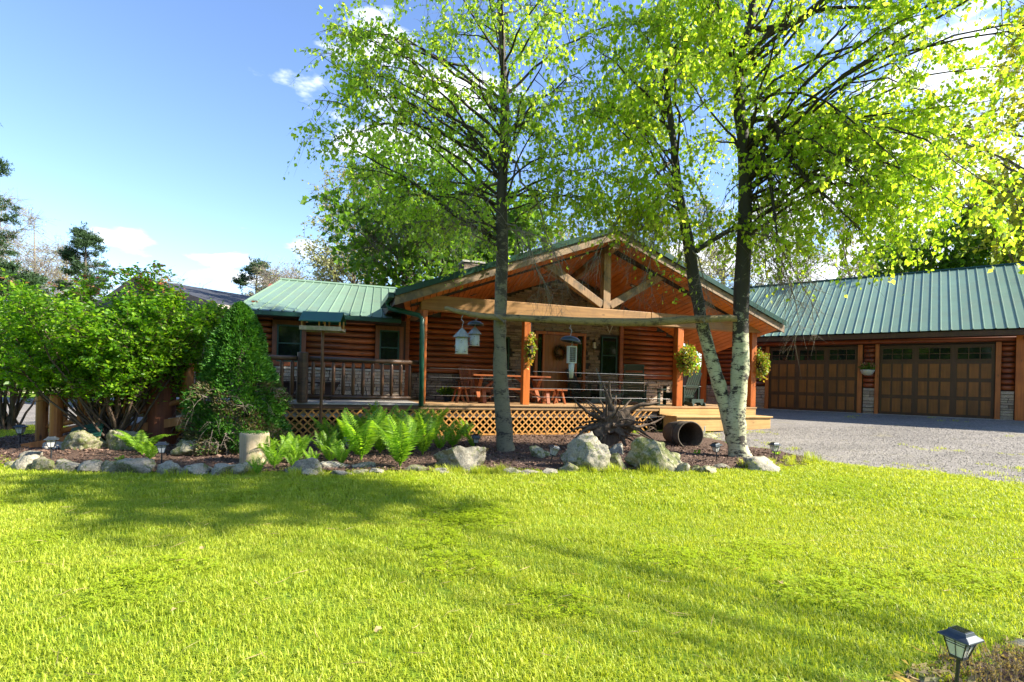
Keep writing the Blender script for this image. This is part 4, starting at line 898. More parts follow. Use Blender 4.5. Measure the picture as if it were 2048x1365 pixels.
obj('trunk', MB().tube([(0,0,0), (0,0,2.0)], [.08, .02], 8), M['bark'], sp_)
pr = [(limb_curve(rng, (0, 0, .15+.1*i), (math.cos(a_)*.75, math.sin(a_)*.75, .1+.14*i), .0, .05), np.linspace(.018, .004, 9)) for i in range(8) for a_ in rng.random(5)*6.28]
tb, tw, _, _ = grow(rng, pr, n2=6, L2=.3, n3=3, L3=.15, nl=1, r2=.005, r3=.002); put('branches', tb, M['twigl'], sp_); put('twigs', tw, M['twigl'], sp_)

# ------------------------------------------------------------------ ferns
fr_meshes = []
for k in range(4):
    r = np.random.default_rng(60+k); L = 1.0; m = 26; s = np.linspace(0, 1, m); bend = .25+.22*k
    sp0 = np.stack([s*.25+bend*.5*s**2.4, 0*s, s*.93-bend*.35*s**3], 1); V = []; Fq = []
    tv, tf = bulk_tubes(sp0[None], (.010*(1-.8*s))[None], 3); V.append(tv); Fq.append(tf); o = len(tv)
    tgv = unit(np.gradient(sp0, axis=0)); nrm = unit(np.cross(tgv, np.array((0, 1.0, 0))))
    for i in range(3, m-1):
        w = .21*math.sin(math.pi*min(1, (s[i]-.06)/.94)**.75)**.8+.008
        for sd in (-1, 1):
            p = sp0[i]; d = unit(np.array((0, sd*1.0, 0))+tgv[i]*.45+nrm[i]*(-.25+.1*r.normal())); c = tgv[i]*.022
            V.append(np.array([p-c*.4, p+d*w*.5-c*.8, p+d*w-nrm[i]*w*.15, p+d*w*.5+c*.8])); Fq.append(np.array([[o, o+1, o+2, o+3]])); o += 4
    me = mesh_np('frond', np.concatenate(V), np.concatenate(Fq)); me.materials.append(M['l_fern']); fr_meshes.append(me)
FERNS = [(760,912,.62), (722,925,.78), (800,940,.74), (700,905,.55), (845,915,.66), (860,880,.72), (775,890,.80), (820,885,.72), (905,900,.60), (945,900,.42), (648,915,.42), (668,905,.62), (600,918,.36), (575,925,.42), (548,942,.45), (515,955,.22), (585,940,.22), (560,905,.3), (890,870,.6), (740,880,.62), (930,880,.45), (284,915,.48), (262,905,.35), (300,925,.35), (625,935,.25)]
FERNS += [(780,868,.75), (705,880,.6), (830,868,.7), (880,905,.5), (660,930,.4), (812,915,.72), (735,905,.7), (590,930,.45), (530,930,.4), (683,935,.35)]
FERNS.sort(); r = random.Random(77)
for i, (x, y, hgt) in enumerate(FERNS):
    p = gnd(x, y); left = x < 350
    t = thing('fern', (ORD[i]+' fern from the left, growing '+('under the burning bush' if left else 'in the bed below the deck')), 'fern', (p.x, p.y, .03), r.random()*6, 'ferns in the bed')
    nf = 9 if hgt > .5 else 7; a0 = r.random()*6
    for j in range(nf):
        o = link('frond', fr_meshes[r.choice((0, 0, 1, 1, 2) if not left else (2, 3, 3))], None, t, (0, 0, 0)); a = a0+j*6.283/nf+r.uniform(-.25, .25); s = hgt*r.uniform(.9, 1.28); o.scale = (s, s*.95, s); o.rotation_euler = (r.uniform(-.1, .1), r.uniform(-.12, .12), a)

# ------------------------------------------------------------------ rocks
def rock_mesh(seed, sub=3, rough=.22, facet=6):
    import bmesh
    bm = bmesh.new(); bmesh.ops.create_icosphere(bm, subdivisions=sub, radius=.5); r = random.Random(seed)
    planes = [(Vector((r.gauss(0,1), r.gauss(0,1), r.gauss(0,1))).normalized(), r.uniform(.24, .40)) for _ in range(facet+5)]+[(Vector((r.uniform(-.3,.3), r.uniform(-.3,.3), 1)).normalized(), r.uniform(.33, .42))]
    off = Vector((seed*3.1, seed*1.7, 0))
    for v in bm.verts:
        for n_, d_ in planes:
            e = v.co.dot(n_)-d_
            if e > 0: v.co -= n_*e*.98
        n0 = v.co.normalized(); v.co += n0*rough*.38*noise.noise(v.co*2.6+off)+n0*rough*.20*noise.noise(v.co*8+off)+n0*rough*.13*noise.noise(v.co*19+off)
    me = bpy.data.meshes.new('rock'); bm.to_mesh(me); bm.free(); return me
rk = [rock_mesh(i, 3) for i in range(8)]
def rock(label, x0, x1, ytop, ybase, depth=.8, seed=0, mat='boulder', name='rock', cat='rock', group=None, sub=4, Yoff=0, rz=0):
    p = gnd((x0+x1)/2, ybase-2); Y = p.y+Yoff; w = (x1-x0)/F*Y; h_ = (ybase-ytop)/F*Y
    me = rock_mesh(seed+100, sub) if sub > 3 else rk[seed % 8].copy(); me.materials.clear(); me.materials.append(M[mat]); me.polygons.foreach_set('use_smooth', [sub > 3]*len(me.polygons))
    c = [v.co for v in me.vertices]; lx = max(v.x for v in c)-min(v.x for v in c); lz = max(v.z for v in c)-min(v.z for v in c); mz = min(v.z for v in c)
    sx, sz = w/lx*1.04, h_/lz*1.55; o = link(name, me, None, None, (p.x, Y+w*depth*.35, p.z-mz*sz-h_*.55)); o.scale = (sx, sx*depth, sz); o.rotation_euler = (0, 0, rz)
    return setp(o, label, cat, group)
rock('tall pale boulder with a peaked top beside the root stump', 1130, 1232, 868, 946, .75, 1, 'boulder', name='boulder', cat='boulder', sub=5)
rock('wide mossy flat-topped boulder in front of the tipped barrel', 1250, 1374, 878, 946, .7, 2, 'boulderm', name='boulder', cat='boulder', sub=5, rz=.2)
rock('broad low grey boulder left of the single birch trunk', 858, 969, 893, 942, .7, 3, 'boulder', name='boulder', cat='boulder', sub=5)
rock('small rounded stone wedged between the two large boulders', 1222, 1252, 889, 915, .8, 4, 'boulder')
rock('upright small stone between the two large boulders, at the lawn edge', 1218, 1252, 909, 945, .7, 5, 'boulderm')
rock('low mossy stone beside the middle path light', 1056, 1102, 894, 922, .8, 6, 'boulderm')
rock('flat mossy stone left of the tall boulder at the lawn edge', 1115, 1162, 928, 948, .7, 7, 'boulderm')
rock('pale low stone at the lawn edge left of the tall boulder', 1078, 1116, 940, 953, .7, 8, 'boulder')
rock('angular stone at the right foot of the mossy boulder', 1354, 1382, 928, 950, .8, 9, 'boulder')
rock('small brown stone right of the angular stone', 1382, 1404, 933, 948, .8, 10, 'boulderm')
rock('dark tilted stone in the bed edge below the leaning path light', 1402, 1436, 936, 952, .8, 11, 'boulderm')
rock('thin slab stone left of the white birch foot', 1428, 1462, 930, 943, .8, 12, 'boulder')
o = rock('large flat pale stone at the right tip of the bed', 1500, 1566, 918, 946, .9, 13, 'boulder')
rock('mossy lump of stone under the spruce, behind the upright stump', 345, 420, 880, 915, .8, 14, 'boulderm')
rock('flat brown rock at the gravel edge behind the birch', 1385, 1440, 869, 882, .7, 15, 'boulderm')
rock('brown leaning boulder at the foot of the ramp under the shrub', 118, 200, 862, 908, .7, 17, 'boulderm', name='boulder', cat='boulder', sub=5)
rock('dark round boulder under the burning bush stems', 196, 268, 862, 908, .7, 16, 'boulderm', name='boulder', cat='boulder', sub=5)
rock('pale stone slab at the foot of the ramp', 76, 122, 884, 903, .9, 18, 'flag')
BORD = [(14,58,913,946), (56,104,918,948), (100,150,922,947), (146,190,925,950), (186,234,925,951), (230,304,922,953), (300,350,924,955), (352,376,938,955), (370,412,930,954), (408,462,932,956), (452,492,929,955), (488,514,934,952), (562,634,920,954), (600,640,940,956), (634,690,926,943), (660,702,944,956), (700,748,928,942), (740,765,940,953), (804,850,934,948), (862,900,938,950), (930,968,938,950), (0,30,925,940), (1005,1040,938,952), (1040,1075,943,953), (700,730,942,953), (36,70,905,922)]
BORD.sort(); r = random.Random(5)
for i, (x0, x1, y0, y1) in enumerate(BORD):
    rock(ORD[i]+' stone from the left in the low border between lawn and bed'+(', mossy' if i % 3 == 0 else ''), x0-2, x1+2, y0, y1, r.uniform(.6, .85), 20+i, 'boulderm' if i % 3 == 0 else 'boulder', name='border_stone', cat='stone', group='border stones of the bed', sub=4, rz=r.uniform(-.3, .3))
# upright cut stump
p = gnd(508, 930); su = thing('log_stump', 'pale upright sawn log stump in the bed, mossy on top', 'stump', p)
kx = [(.205+.012*math.sin(3*q)+.008*math.sin(7*q)) for q in np.linspace(0, 6.283, 28, endpoint=False)]
mb = MB(); vs = []
for zf, sc in ((-.02,1.06),(.08,.97),(.25,.95),(.40,.93),(.445,.92),(.455,.88)):
    for j in range(28): a = j*2*math.pi/28; vs.append((kx[j]*sc*math.cos(a)-.05*(zf-.2), kx[j]*sc*math.sin(a), zf))
mb.add(vs, [(i*28+j, i*28+(j+1)%28, (i+1)*28+(j+1)%28, (i+1)*28+j) for i in range(5) for j in range(28)]+[tuple(range(140,168))])
obj('log', mb, M['stump'], su, smooth=True)
rng = np.random.default_rng(4); n = 500; q = ell(rng, (.0, 0, .455), (.19, .19, .012), n); leaves('moss', q, rng.normal(size=(n, 3))+np.array((0,0,1.0)), .02, M['l_spruce'], su, wid=.8, rng=rng)
# thick reddish log column under the shrub
p = gnd(318, 893); mb = MB().tube([(0,0,-.05), (0,0,.3), (.01,0,1.2), (.0,0,1.95)], [.27,.235,.225,.22], 24)
setp(obj('log_column', mb, M['redtrunk'], None, smooth=True, loc=p), 'thick reddish bark-covered log column between burning bush and spruce', 'log column')
# root stump
rs = thing('root_stump', 'weathered upturned tree root mass with spiky roots in front of the lattice', 'root', (at(1225, 850, 10.1).x, 10.1, 0)); B_ = np.array((at(1225, 850, 10.1).x, 10.1, 0)); rng = np.random.default_rng(12)
core = np.array(tuple(at(1222, 850, 10.1)))-B_
me = rock_mesh(300, 4, .6, 3); me.materials.append(M['drift']); o = link('root_core', me, None, rs, tuple(core-np.array((0, 0, .08)))); o.scale = (.85, .6, .85)
tips = [(1146,796,9.9,.05), (1203,764,10,.05), (1219,762,10.1,.055), (1212,790,9.8,.035), (1232,792,10.3,.04), (1318,806,10.1,.06), (1328,834,10.2,.035), (1290,812,10.4,.04), (1252,892,9.6,.055), (1164,876,9.8,.04), (1143,884,9.6,.05), (1292,868,9.7,.035), (1312,884,9.7,.035), (1128,868,10.0,.03), (1172,800,10.3,.03), (1262,800,10.5,.035), (1308,856,10.2,.03), (1192,892,9.6,.04), (1276,888,9.7,.03), (1200,800,10.4,.03), (1240,812,9.7,.03), (1305,842,9.6,.03), (1155,848,10.3,.03), (1182,815,9.7,.035), (1284,845,9.5,.03), (1265,872,9.5,.03)]
for x, y, Y, r0 in tips:
    e = np.array(tuple(at(x, y, Y)))-B_; s = core+rng.normal(size=3)*.08; C_ = limb_curve(rng, s, e, rng.uniform(-.15, .12), .10, 12); R_ = r0*1.4*(1-.80*np.linspace(0, 1, 12)**1.1)*(1+.12*rng.normal(size=12))
    o = put('root', bulk_tubes(C_[None], R_[None], 7), M['drift'], rs)
tb, tw, _, _ = grow(rng, [(limb_curve(rng, core, np.array(tuple(at(x, y, Y)))-B_, .1, .1), np.linspace(.02, .006, 9)) for x, y, Y, _ in tips[::2]], n2=4, L2=.28, n3=2, L3=.15, nl=1, ups=-.1, droop2=.5, r2=.010, r3=.004); put('rootlets', tb, M['drift'], rs); put('fine_rootlets', tw, M['drift'], rs)
# tipped barrel
bp = at(1381, 871, 10.75); ax = Vector((.15, -.985, .03)).normalized()
Mx = ax.to_track_quat('Z', 'Y').to_matrix().to_4x4()
bt = thing('tipped_barrel', 'old brown barrel on its side, mouth to the front, right of the root stump', 'barrel', (bp.x, bp.y, bp.z))
obj('shell', MB().lathe([(.0, -.82), (.23, -.82), (.275, -.45), (.282, 0), (.262, 0), (.25, -.45), (.21, -.79), (.0, -.79)], 36, Mx, cap=False), M['pot'], bt, smooth=True)
obj('rim', MB().lathe([(.286, -.05), (.290, -.01), (.280, .006), (.262, .004), (.259, -.04)], 36, Mx, cap=False), M['pot'], bt, smooth=True)
obj('hoop', MB().lathe([(.284, -.30), (.286, -.26)], 36, Mx, cap=False), M['blackm'], bt, smooth=True)
p = gnd(1392, 867); o = obj('timber_block', MB().box(-.22, .22, -.06, .1, 0, .19), M['deckgrey'], None, bevel=.01, loc=(p.x, p.y, p.z), rot=(0, 0, .05)); setp(o, 'short squared timber block behind the tipped barrel', 'timber')
# green slab leaning under the shrub, ramp with log rails
o = obj('green_cover', MB().box(-.28, .22, -.02, .0, 0, .30).box(-.28,.22,-.03,-.021,.04,.05).box(-.28,.22,-.03,-.021,.12,.13).box(-.28,.22,-.03,-.021,.20,.21), M['greend'], None, loc=tuple(at(172, 880, 8.3)), rot=(-.7, -.25, .1)); setp(o, 'dark green ridged plastic cover leaning on the rock beside the ramp', 'cover')
rp = thing('log_ramp', 'wooden ramp with orange log rails climbing from the lawn to the left deck end', 'ramp', (HO[0], HO[1], 0), TH)
rs0, rs1, zr0, zr1 = -6.45, -3.9, .06, .60
for i in range(17):
    a = rs0+i*.15; z_ = zr0+(zr1-zr0)*i/16.0; obj('ramp_board', MB().box(a, a+.142, -1.0, -.06, z_-.03, z_), M['deckgrey'], rp)
obj('ramp_side', MB().beam((rs0, -1.02, .02), (rs1, -1.02, .53), .04, .14).beam((rs0, -.04, .02), (rs1, -.04, .53), .04, .14), M['raillog'], rp)
for d_, x0 in ((-.95, -6.05), (-.02, -6.62)):
    obj('ramp_post', MB().tube([(x0, d_, -.05), (x0, d_, .86), (x0, d_, .875)], [.088, .088, .075], 14), M['raillog'], rp, smooth=False)
    obj('ramp_post', MB().tube([(-4.2, d_, .3), (-4.2, d_, 1.45)], [.085, .085], 14), M['raillog'], rp)
    for zz0, zz1 in ((.80, 1.38), (.26, .82)): obj('handrail', MB().tube([(x0, d_, zz0), (-4.2, d_, zz1)], .048, 10), M['raillog'], rp, smooth=True)
    k = x0+.32
    while k < -4.35:
        f_ = (k-x0)/(-4.2-x0); obj('ramp_baluster', MB().tube([(k, d_, .26+.56*f_), (k, d_, .29+.56*f_), (k, d_, .77+.58*f_), (k, d_, .80+.58*f_)], [.03,.045,.045,.03], 9), M['raillog'], rp); k += .30

# ------------------------------------------------------------------ porch furniture
def plank(x0, x1, y0, y1, z0, z1): return MB().box(x0, x1, y0, y1, z0, z1)
tb_ = thing('picnic_table', 'red-brown picnic table standing on the porch before the door', 'table', hw(2.38, 1.15, DZ), TH)
for i in range(5): obj('top_board', plank(-1.02, 1.02, -.37+i*.15, -.37+i*.15+.143, .655, .69), M['bench'], tb_)
for x in (-.78, .78):
    for s in (-1, 1): obj('leg', MB().beam((x+.03*s, .33*s, .0), (x+.03*s, -.22*s, .653), .04, .09, (1,0,0)), M['bench'], tb_)
    obj('cross_bar', plank(x-.03, x+.03, -.34, .34, .60, .654), M['bench'], tb_); obj('brace', MB().beam((x, 0, .25), (x*.25, 0, .65), .05, .07, (0,1,0)), M['bench'], tb_)
def bench(label, loc, rz, L):
    b = thing('bench', label, 'bench', loc, rz, 'benches round the picnic table')
    for y0 in (-.14, .005): obj('seat_board', plank(-L/2, L/2, y0, y0+.135, .335, .37), M['bench'], b)
    for x in (-L/2+.16, L/2-.16):
        for s in (-1, 1): obj('leg', MB().beam((x, .15*s, 0), (x, .05*s, .334), .04, .08, (1,0,0)), M['bench'], b)
        obj('brace', MB().beam((x, 0, .08), (x*.35, 0, .33), .035, .05, (0,1,0)), M['bench'], b)
bench('long red-brown bench in front of the picnic table', hw(2.40, .62, DZ), TH, 1.95); bench('bench behind the picnic table, by the wall', hw(2.40, 1.72, DZ), TH, 1.95)
bench('short bench at the left end of the picnic table', hw(1.12, 1.0, DZ), TH+math.pi/2, .8); bench('short bench at the right end of the picnic table', hw(3.62, .95, DZ), TH+math.pi/2, .8)
def adir(label, loc, rz, mat, style):
    c = thing('adirondack_chair', label, 'chair', loc, rz, 'adirondack chairs on the porch'); m_ = M[mat]
    tl = math.radians(20)
    Bk = Matrix.Translation((0, .22, .22)) @ Matrix.Rotation(-tl, 4, 'X')
    if style == 'ladder':
        for x in (-.25, .22): obj('back_post', MB().box(x, x+.035, 0, .03, -.1, .86, Bk), m_, c)
        obj('top_rail', MB().box(-.25, .255, -.012, .0, .72, .88, Bk), m_, c)
        for i in range(13): obj('back_slat', MB().box(-.214, .219, .0, .018, .0+i*.052, .036+i*.052, Bk), m_, c)
    else:
        for i in range(6):
            x = -.27+i*.09; t_ = .70+.10*math.sin(math.pi*(i+.5)/6)+(.03 if style == 'lobed' and i in (1,4) else 0)
            mb = MB().box(x, x+.083, 0, .018, -.08, t_, Bk); obj('back_slat', mb, m_, c, bevel=.006)
        obj('back_rail', MB().box(-.27, .27, .02, .045, .30, .36, Bk).box(-.27, .27, .02, .045, .0, .06, Bk), m_, c)
    for i in range(5): y = -.30+i*.10; obj('seat_slat', MB().box(-.27, .27, y, y+.09, .33-.10*(i/4), .35-.10*(i/4)), m_, c)
    for s in (-1, 1):
        obj('arm', MB().box(s*.33-.06, s*.33+.06, -.40, .38, .52, .54), m_, c, bevel=.01)
        obj('leg', MB().box(s*.29-.015, s*.29+.015, -.36, -.26, 0, .518), m_, c)
        obj('side_rail', MB().prism([(s*.26-.014, -.34, .20), (s*.26-.014, -.34, .33), (s*.26-.014, .60, .09), (s*.26-.014, .62, .0), (s*.26-.014, .50, .0)], (.026, 0, 0)), m_, c)
        obj('back_leg', MB().box(s*.31-.012, s*.31+.012, .30, .36, .0, .518), m_, c)
    obj('apron', MB().box(-.27, .27, -.36, -.34, .24, .33), m_, c)
    obj('rear_stretcher', MB().prism([(-.25, .54, .03), (-.16, .54, .03), (-.10, .54, .10), (.10, .54, .10), (.16, .54, .03), (.25, .54, .03), (.25, .54, .19), (-.25, .54, .19)], (0, .02, 0)), m_, c)
adir('tall ladder-backed dark green chair seen from behind, left of the third post', hw(5.78, .70, DZ), math.pi-.25, 'chair', 'ladder')
adir('dark green chair leaning back just right of the third porch post', hw(7.30, .75, DZ), math.pi*1.19, 'chair', 'lobed')
adir('small grey-green slatted chair turned to the right beside the ladder-backed chair', hw(5.55, 1.35, DZ), 1.30, 'chairl', 'fan')
adir('very dark chair in the shade beneath the window right of the door', hw(4.95, 1.95, DZ), TH+.6, 'chair', 'fan')
adir('dark wooden chair half hidden behind the picnic table, left side', hw(1.75, 2.0, DZ), TH+.2, 'bench', 'fan')
o = thing('side_table', 'small dark side table against the post of the porch', 'table', hw(6.45, .55, DZ), TH)
obj('table_top', MB().box(-.12,.12,-.15,.15,.42,.45), M['chair'], o); obj('leg', MB().box(-.03,.03,-.03,.03,.03,.419), M['chair'], o); obj('foot', MB().box(-.11,.11,-.11,.11,0,.029), M['chair'], o)
o = thing('wing_bench', 'dark low bench against the stone wall behind the log railing', 'bench', hw(-2.35, 1.35, DZ), TH)
obj('seat_board', MB().box(-.7,.7,-.2,.2,.38,.42), M['darkwood'], o)
for x in (-.45, .4): obj('leg', MB().prism([(x,-.1,0),(x+.1,-.1,0),(x+.28,-.1,.379),(x-.15,-.1,.379)], (0,.2,0)), M['darkwood'], o)
# ------------------------------------------------------------------ flower baskets, wreath, pots
def ball(name, label, cat, loc, rad, n, mats, size, seed, hang=.25, pot='darkwood', group=None):
    rng = np.random.default_rng(seed); t = thing(name, label, cat, loc, TH, group)
    obj('pot', MB().lathe([(.3*rad[0], -.75*rad[2]), (.6*rad[0], -.3*rad[2]), (.62*rad[0], .2*rad[2])], 12), M[pot], t)
    obj('bracket', MB().tube([(0, .12, rad[2]+hang), (0, 0, rad[2]+hang+.03), (0, -.02, rad[2]*.2)], .008, 5), M['black'], t)
    q = ell(rng, (0, 0, 0), rad, n); q = q[np.linalg.norm(q/np.array(rad), axis=1) > .4]; q *= np.array([[1+.55*noise.noise(Vector(p_)*7+Vector((seed, 0, 0)))] for p_ in q]); lo_ = q[:, 2] < -.1; q[lo_, 2] -= .12*rng.random(lo_.sum())**2
    leaves('foliage', q, unit(q)+rng.normal(size=q.shape)*.6, size*(.6+.7*rng.random(len(q))), M['l_flower'], t, wid=.8, rng=rng); return t
ball('flower_basket', 'bushy hanging basket of green, yellow and pink flowers on the third porch post', 'flower basket', hw(6.80, -.17, 1.98), (.27, .24, .33), 1700, None, .06, 1, .12, group='flower baskets on the porch')
ball('flower_basket', 'bushy hanging basket of orange and yellow flowers on the rightmost porch post', 'flower basket', hw(9.36, .02, 1.95), (.20, .2, .33), 1200, None, .06, 2, .12, group='flower baskets on the porch')
ball('flower_basket', 'narrow trailing bunch of small flowers on the second porch post, beside the bench', 'flower basket', hw(2.50, -.06, 2.05), (.11, .08, .34), 380, None, .06, 3, .25, group='flower baskets on the porch')
wr = thing('door_wreath', 'round dark red and green wreath on the front door', 'wreath', hw(4.37, WB-.11, 2.15), TH)
obj('hoop', MB().lathe([(.15,-.02),(.19,0),(.15,.02),(.12,0),(.15,-.02)], 20, Matrix.Rotation(math.pi/2,4,'X'), cap=False), M['darkwood'], wr)
rng = np.random.default_rng(5); a = rng.random(900)*6.28; rr = .155+rng.normal(size=900)*.03; q = np.stack([rr*np.cos(a), rng.normal(size=900)*.02-.02, rr*np.sin(a)], 1); leaves('foliage', q, rng.normal(size=(900,3))+q*4, .045, M['l_wreath'], wr, wid=.5, rng=rng)
g_e1 = Vector((math.cos(TG), math.sin(TG), 0)); g_e2 = Vector((-math.sin(TG), math.cos(TG), 0))
def gw_(a, d, z): return Vector((GO[0], GO[1], .57))+g_e1*a+g_e2*d+Vector((0, 0, z))
hb = thing('hanging_planter', 'white bowl planter with red flowers hanging between the two garage doors', 'planter', gw_(2.85, -.22, 1.18), TG)
obj('bowl', MB().lathe([(.08,0),(.15,.06),(.185,.15),(.19,.17)], 18), M['white'], hb, smooth=True); obj('hanger', MB().tube([(-.17,0,.17),(0,0,.78)],.005,4).tube([(.17,0,.17),(0,0,.78)],.005,4).tube([(0,0,.78),(0,.2,.86)],.006,4), M['black'], hb)
q = ell(rng, (0,0,.25), (.22,.2,.13), 420); leaves('foliage', q, rng.normal(size=q.shape), .055, M['l_maple'], hb, wid=.7, rng=rng); q = ell(rng, (0,0,.29), (.2,.18,.12), 190); leaves('flowers', q, rng.normal(size=q.shape), .05, M['l_red'], hb, wid=.9, rng=rng)
pp = thing('potted_plant', 'low potted plant with pale yellow flowers on the porch floor by the wall', 'plant', hw(.95, 1.6, DZ), TH); obj('pot', MB().lathe([(.09,0),(.13,.16)],12), M['black'], pp)
q = ell(rng, (0,0,.22), (.26,.2,.12), 300); leaves('foliage', q, rng.normal(size=q.shape)+np.array((0,0,1)), .09, M['l_maple'], pp, wid=.4, rng=rng); q = ell(rng, (0,0,.33), (.22,.18,.03), 30); leaves('flowers', q, rng.normal(size=q.shape), .06, M['l_yellow'], pp, wid=.9, rng=rng)

# ------------------------------------------------------------------ feeder pole and feeders
pl = [at(890,616,9.40), at(920,624,9.30), at(960,632,9.22), at(1010,636,9.20), at(1100,640,9.18), at(1190,644,9.18), at(1280,645,9.18), at(1360,641,9.2), at(1440,637,9.2), at(1474,637,9.2)]
P_, R_ = smooth_path(pl, [.032,.043,.05,.057,.064,.07,.072,.07,.062,.055], 36); rng = np.random.default_rng(6); P_ += rng.normal(size=P_.shape)*.004
o = put('feeder_pole', bulk_tubes(P_[None], R_[None], 12), M['mossbark'], None); setp(o, 'long mossy horizontal log pole lashed between the birch trunks to carry the feeders', 'pole')
def zpole(x): return float(np.interp(x, P_[:, 0], P_[:, 2])), float(np.interp(x, P_[:, 0], P_[:, 1]))
for x, lb in ((1008, 'single-trunk birch'), (1406, 'left stem of the forked birch')):
    q = at(x, 638, 9.2); ro = MB()
    for k in range(4): ro.tube([(q.x-.16+.012*k, 9.16, q.z+.06), (q.x, 9.13+.0*k, q.z-.07+.01*k), (q.x+.16, 9.3, q.z+.05)], .006, 4)
    setp(obj('lashing', ro, M['twigl']), 'cord lashing that ties the pole to the '+lb, 'cord')
def hook(t, z0, z1): obj('hook', MB().tube([(0,0,z0), (.0,0,z0+.03), (.022,0,z0+(z1-z0)*.45), (-.018,0,z0+(z1-z0)*.6), (.0,0,z1-.04), (.03,0,z1), (0,0,z1+.03)], .006, 5), M['steel'], t)
def tubefeeder(label, x, ytop, yroof, ybot, Y, R, s):
    c = at(x, ybot, Y); zr = at(x, yroof, Y).z-c.z; zt_ = at(x, ytop, Y).z-c.z
    t = thing('bird_feeder', label, 'bird feeder', c, 0, 'bird feeders hanging from the pole')
    obj('tube', MB().lathe([(R*.98, 0), (R, .01), (R, zr)], 10), M['white'], t, smooth=True)
    rf = MB().lathe([(R*1.42, zr-.01), (R*.75, zr+(zt_-zr)*.5), (R*.22, zt_-.015), (R*.16, zt_)], 10, cap=False); obj('cone_roof', rf, M['galv'], t)
    for k in range(10): a = k*math.pi/5; obj('roof_seam', MB().tube([(R*1.42*math.cos(a), R*1.42*math.sin(a), zr-.006), (R*.22*math.cos(a), R*.22*math.sin(a), zt_-.012)], .004, 4), M['galv'], rf and t)
    obj('tray', MB().lathe([(R*1.05, -.012), (R*1.05, 0)], 12), M['white'], t)
    for a, z in ((-1.57, zr*.72), (-1.0, zr*.18), (-2.2, zr*.18), (0, zr*.45), (3.14, zr*.45)):
        obj('perch', MB().tube([(R*.9*math.cos(a), R*.9*math.sin(a), z-.03), (R*1.45*math.cos(a), R*1.45*math.sin(a), z-.03)], .005, 4), M['blackm'], t)
        Mx = Matrix.Translation((R*1.01*math.cos(a), R*1.01*math.sin(a), z)) @ Matrix.Rotation(a, 4, 'Z') @ Matrix.Rotation(math.pi/2, 4, 'Y'); obj('feed_port', MB().lathe([(.020, 0), (.020, .006)], 10, Mx), M['lens'], t); obj('port_hole', MB().lathe([(.010, .0065), (.010, .008)], 8, Mx), M['black'], t)
    return t, zt_, c
t, zt_, c = tubefeeder('larger white tube feeder with conical metal roof, left end of the pole', 923, 657, 674, 707, 9.30, .112, 1); hook(t, zt_, zpole(c.x)[0]-c.z-.02)
t, zt_, c = tubefeeder('smaller white tube feeder under a black dome, right beside the larger one', 949, 654, 668, 691, 9.48, .088, 1); hook(t, zt_, at(949, 642, 9.48).z-c.z)
dome = [(0, .10), (.05, .098), (.11, .082), (.16, .05), (.19, .0), (.186, -.004), (.155, .044), (.10, .076), (0, .092)]
for (x, y, Y, s, tilt, lb) in ((951, 651, 9.48, .82, .0, 'black metal dome baffle over the smaller white feeder'), (1141, 684, 9.2, 1.02, .16, 'black tilted metal dome baffle over the seed cage, middle of the pole')):
    c = at(x, y, Y); t = thing('feeder_dome', lb, 'dome', c, 0, 'dome baffles'); obj('shell', MB().lathe([(r_*s, z_*s) for r_, z_ in dome], 24, Matrix.Rotation(tilt, 4, 'Y'), cap=False), M['blackm'], t, smooth=True)
    hook(t, .09*s, zpole(c.x)[0]-c.z-.03)
c = at(1143, 727, 9.2); t = thing('suet_feeder', 'cream framed wire cage feeder with tapered tube below, hanging under the tilted dome', 'bird feeder', c, .25)
fr2 = MB().box(-.075,-.058,-.05,.05,0,.30).box(.058,.075,-.05,.05,0,.30).box(-.058,.058,-.05,.05,0,.02).box(-.058,.058,-.05,.05,.28,.30); obj('cage_frame', fr2, M['white'], t)
for i in range(7): obj('wire', MB().box(-.058,.058,-.048,-.043,.045+i*.033,.049+i*.033), M['steel'], t)
for i in range(3): obj('wire', MB().box(-.03+i*.028,-.027+i*.028,-.042,-.038,.02,.28), M['steel'], t)
obj('seed_core', MB().box(-.05,.05,-.03,.04,.021,.279), M['pot'], t); obj('tapered_tube', MB().lathe([(.035,-.26),(.055,-.002)], 12), M['white'], t, smooth=True); hook(t, .30, .40)
# platform feeder on a pole
c = gnd(640, 893); Y = c.y; tz = at(647, 662, Y).z
t = thing('platform_feeder', 'roofed platform bird feeder with green roof on a tall thin pole by the railing', 'bird feeder', (c.x, Y, 0), .12)
dx = at(646, 662, Y).x-c.x; hy = lambda y: at(646, y, Y).z
obj('pole', MB().tube([(0,0,-.05), (dx,0,hy(660))], .028, 8), M['railz'], t)
obj('floor', MB().box(dx-.36,dx+.36,-.20,.20,hy(662),hy(658)), M['stump'], t); obj('rim', MB().box(dx-.36,dx+.36,-.22,-.201,hy(663),hy(655)).box(dx-.36,dx+.36,.201,.22,hy(663),hy(655)), M['stump'], t)
for x in (-.33, -.03, .07, .33):
    for y in (-.17, .17): obj('upright', MB().box(dx+x-.012, dx+x+.012, y-.012, y+.012, hy(658), hy(641)), M['lattice'], t)
obj('hopper_pane', MB().box(dx-.30, dx+.05, -.05, -.045, hy(657), hy(648)), M['glass'], t)
for s in (-1, 1): obj('roof_slope', MB().add([(dx-.36, s*.27, hy(645)), (dx+.36, s*.27, hy(645)), (dx+.36, 0, hy(624)), (dx-.36, 0, hy(624)), (dx-.36, s*.27, hy(647)), (dx+.36, s*.27, hy(647)), (dx+.36, 0, hy(626)), (dx-.36, 0, hy(626))], [(0,1,2,3),(7,6,5,4),(0,4,5,1),(1,5,6,2),(3,2,6,7),(0,3,7,4)]), M['greensp'], t)

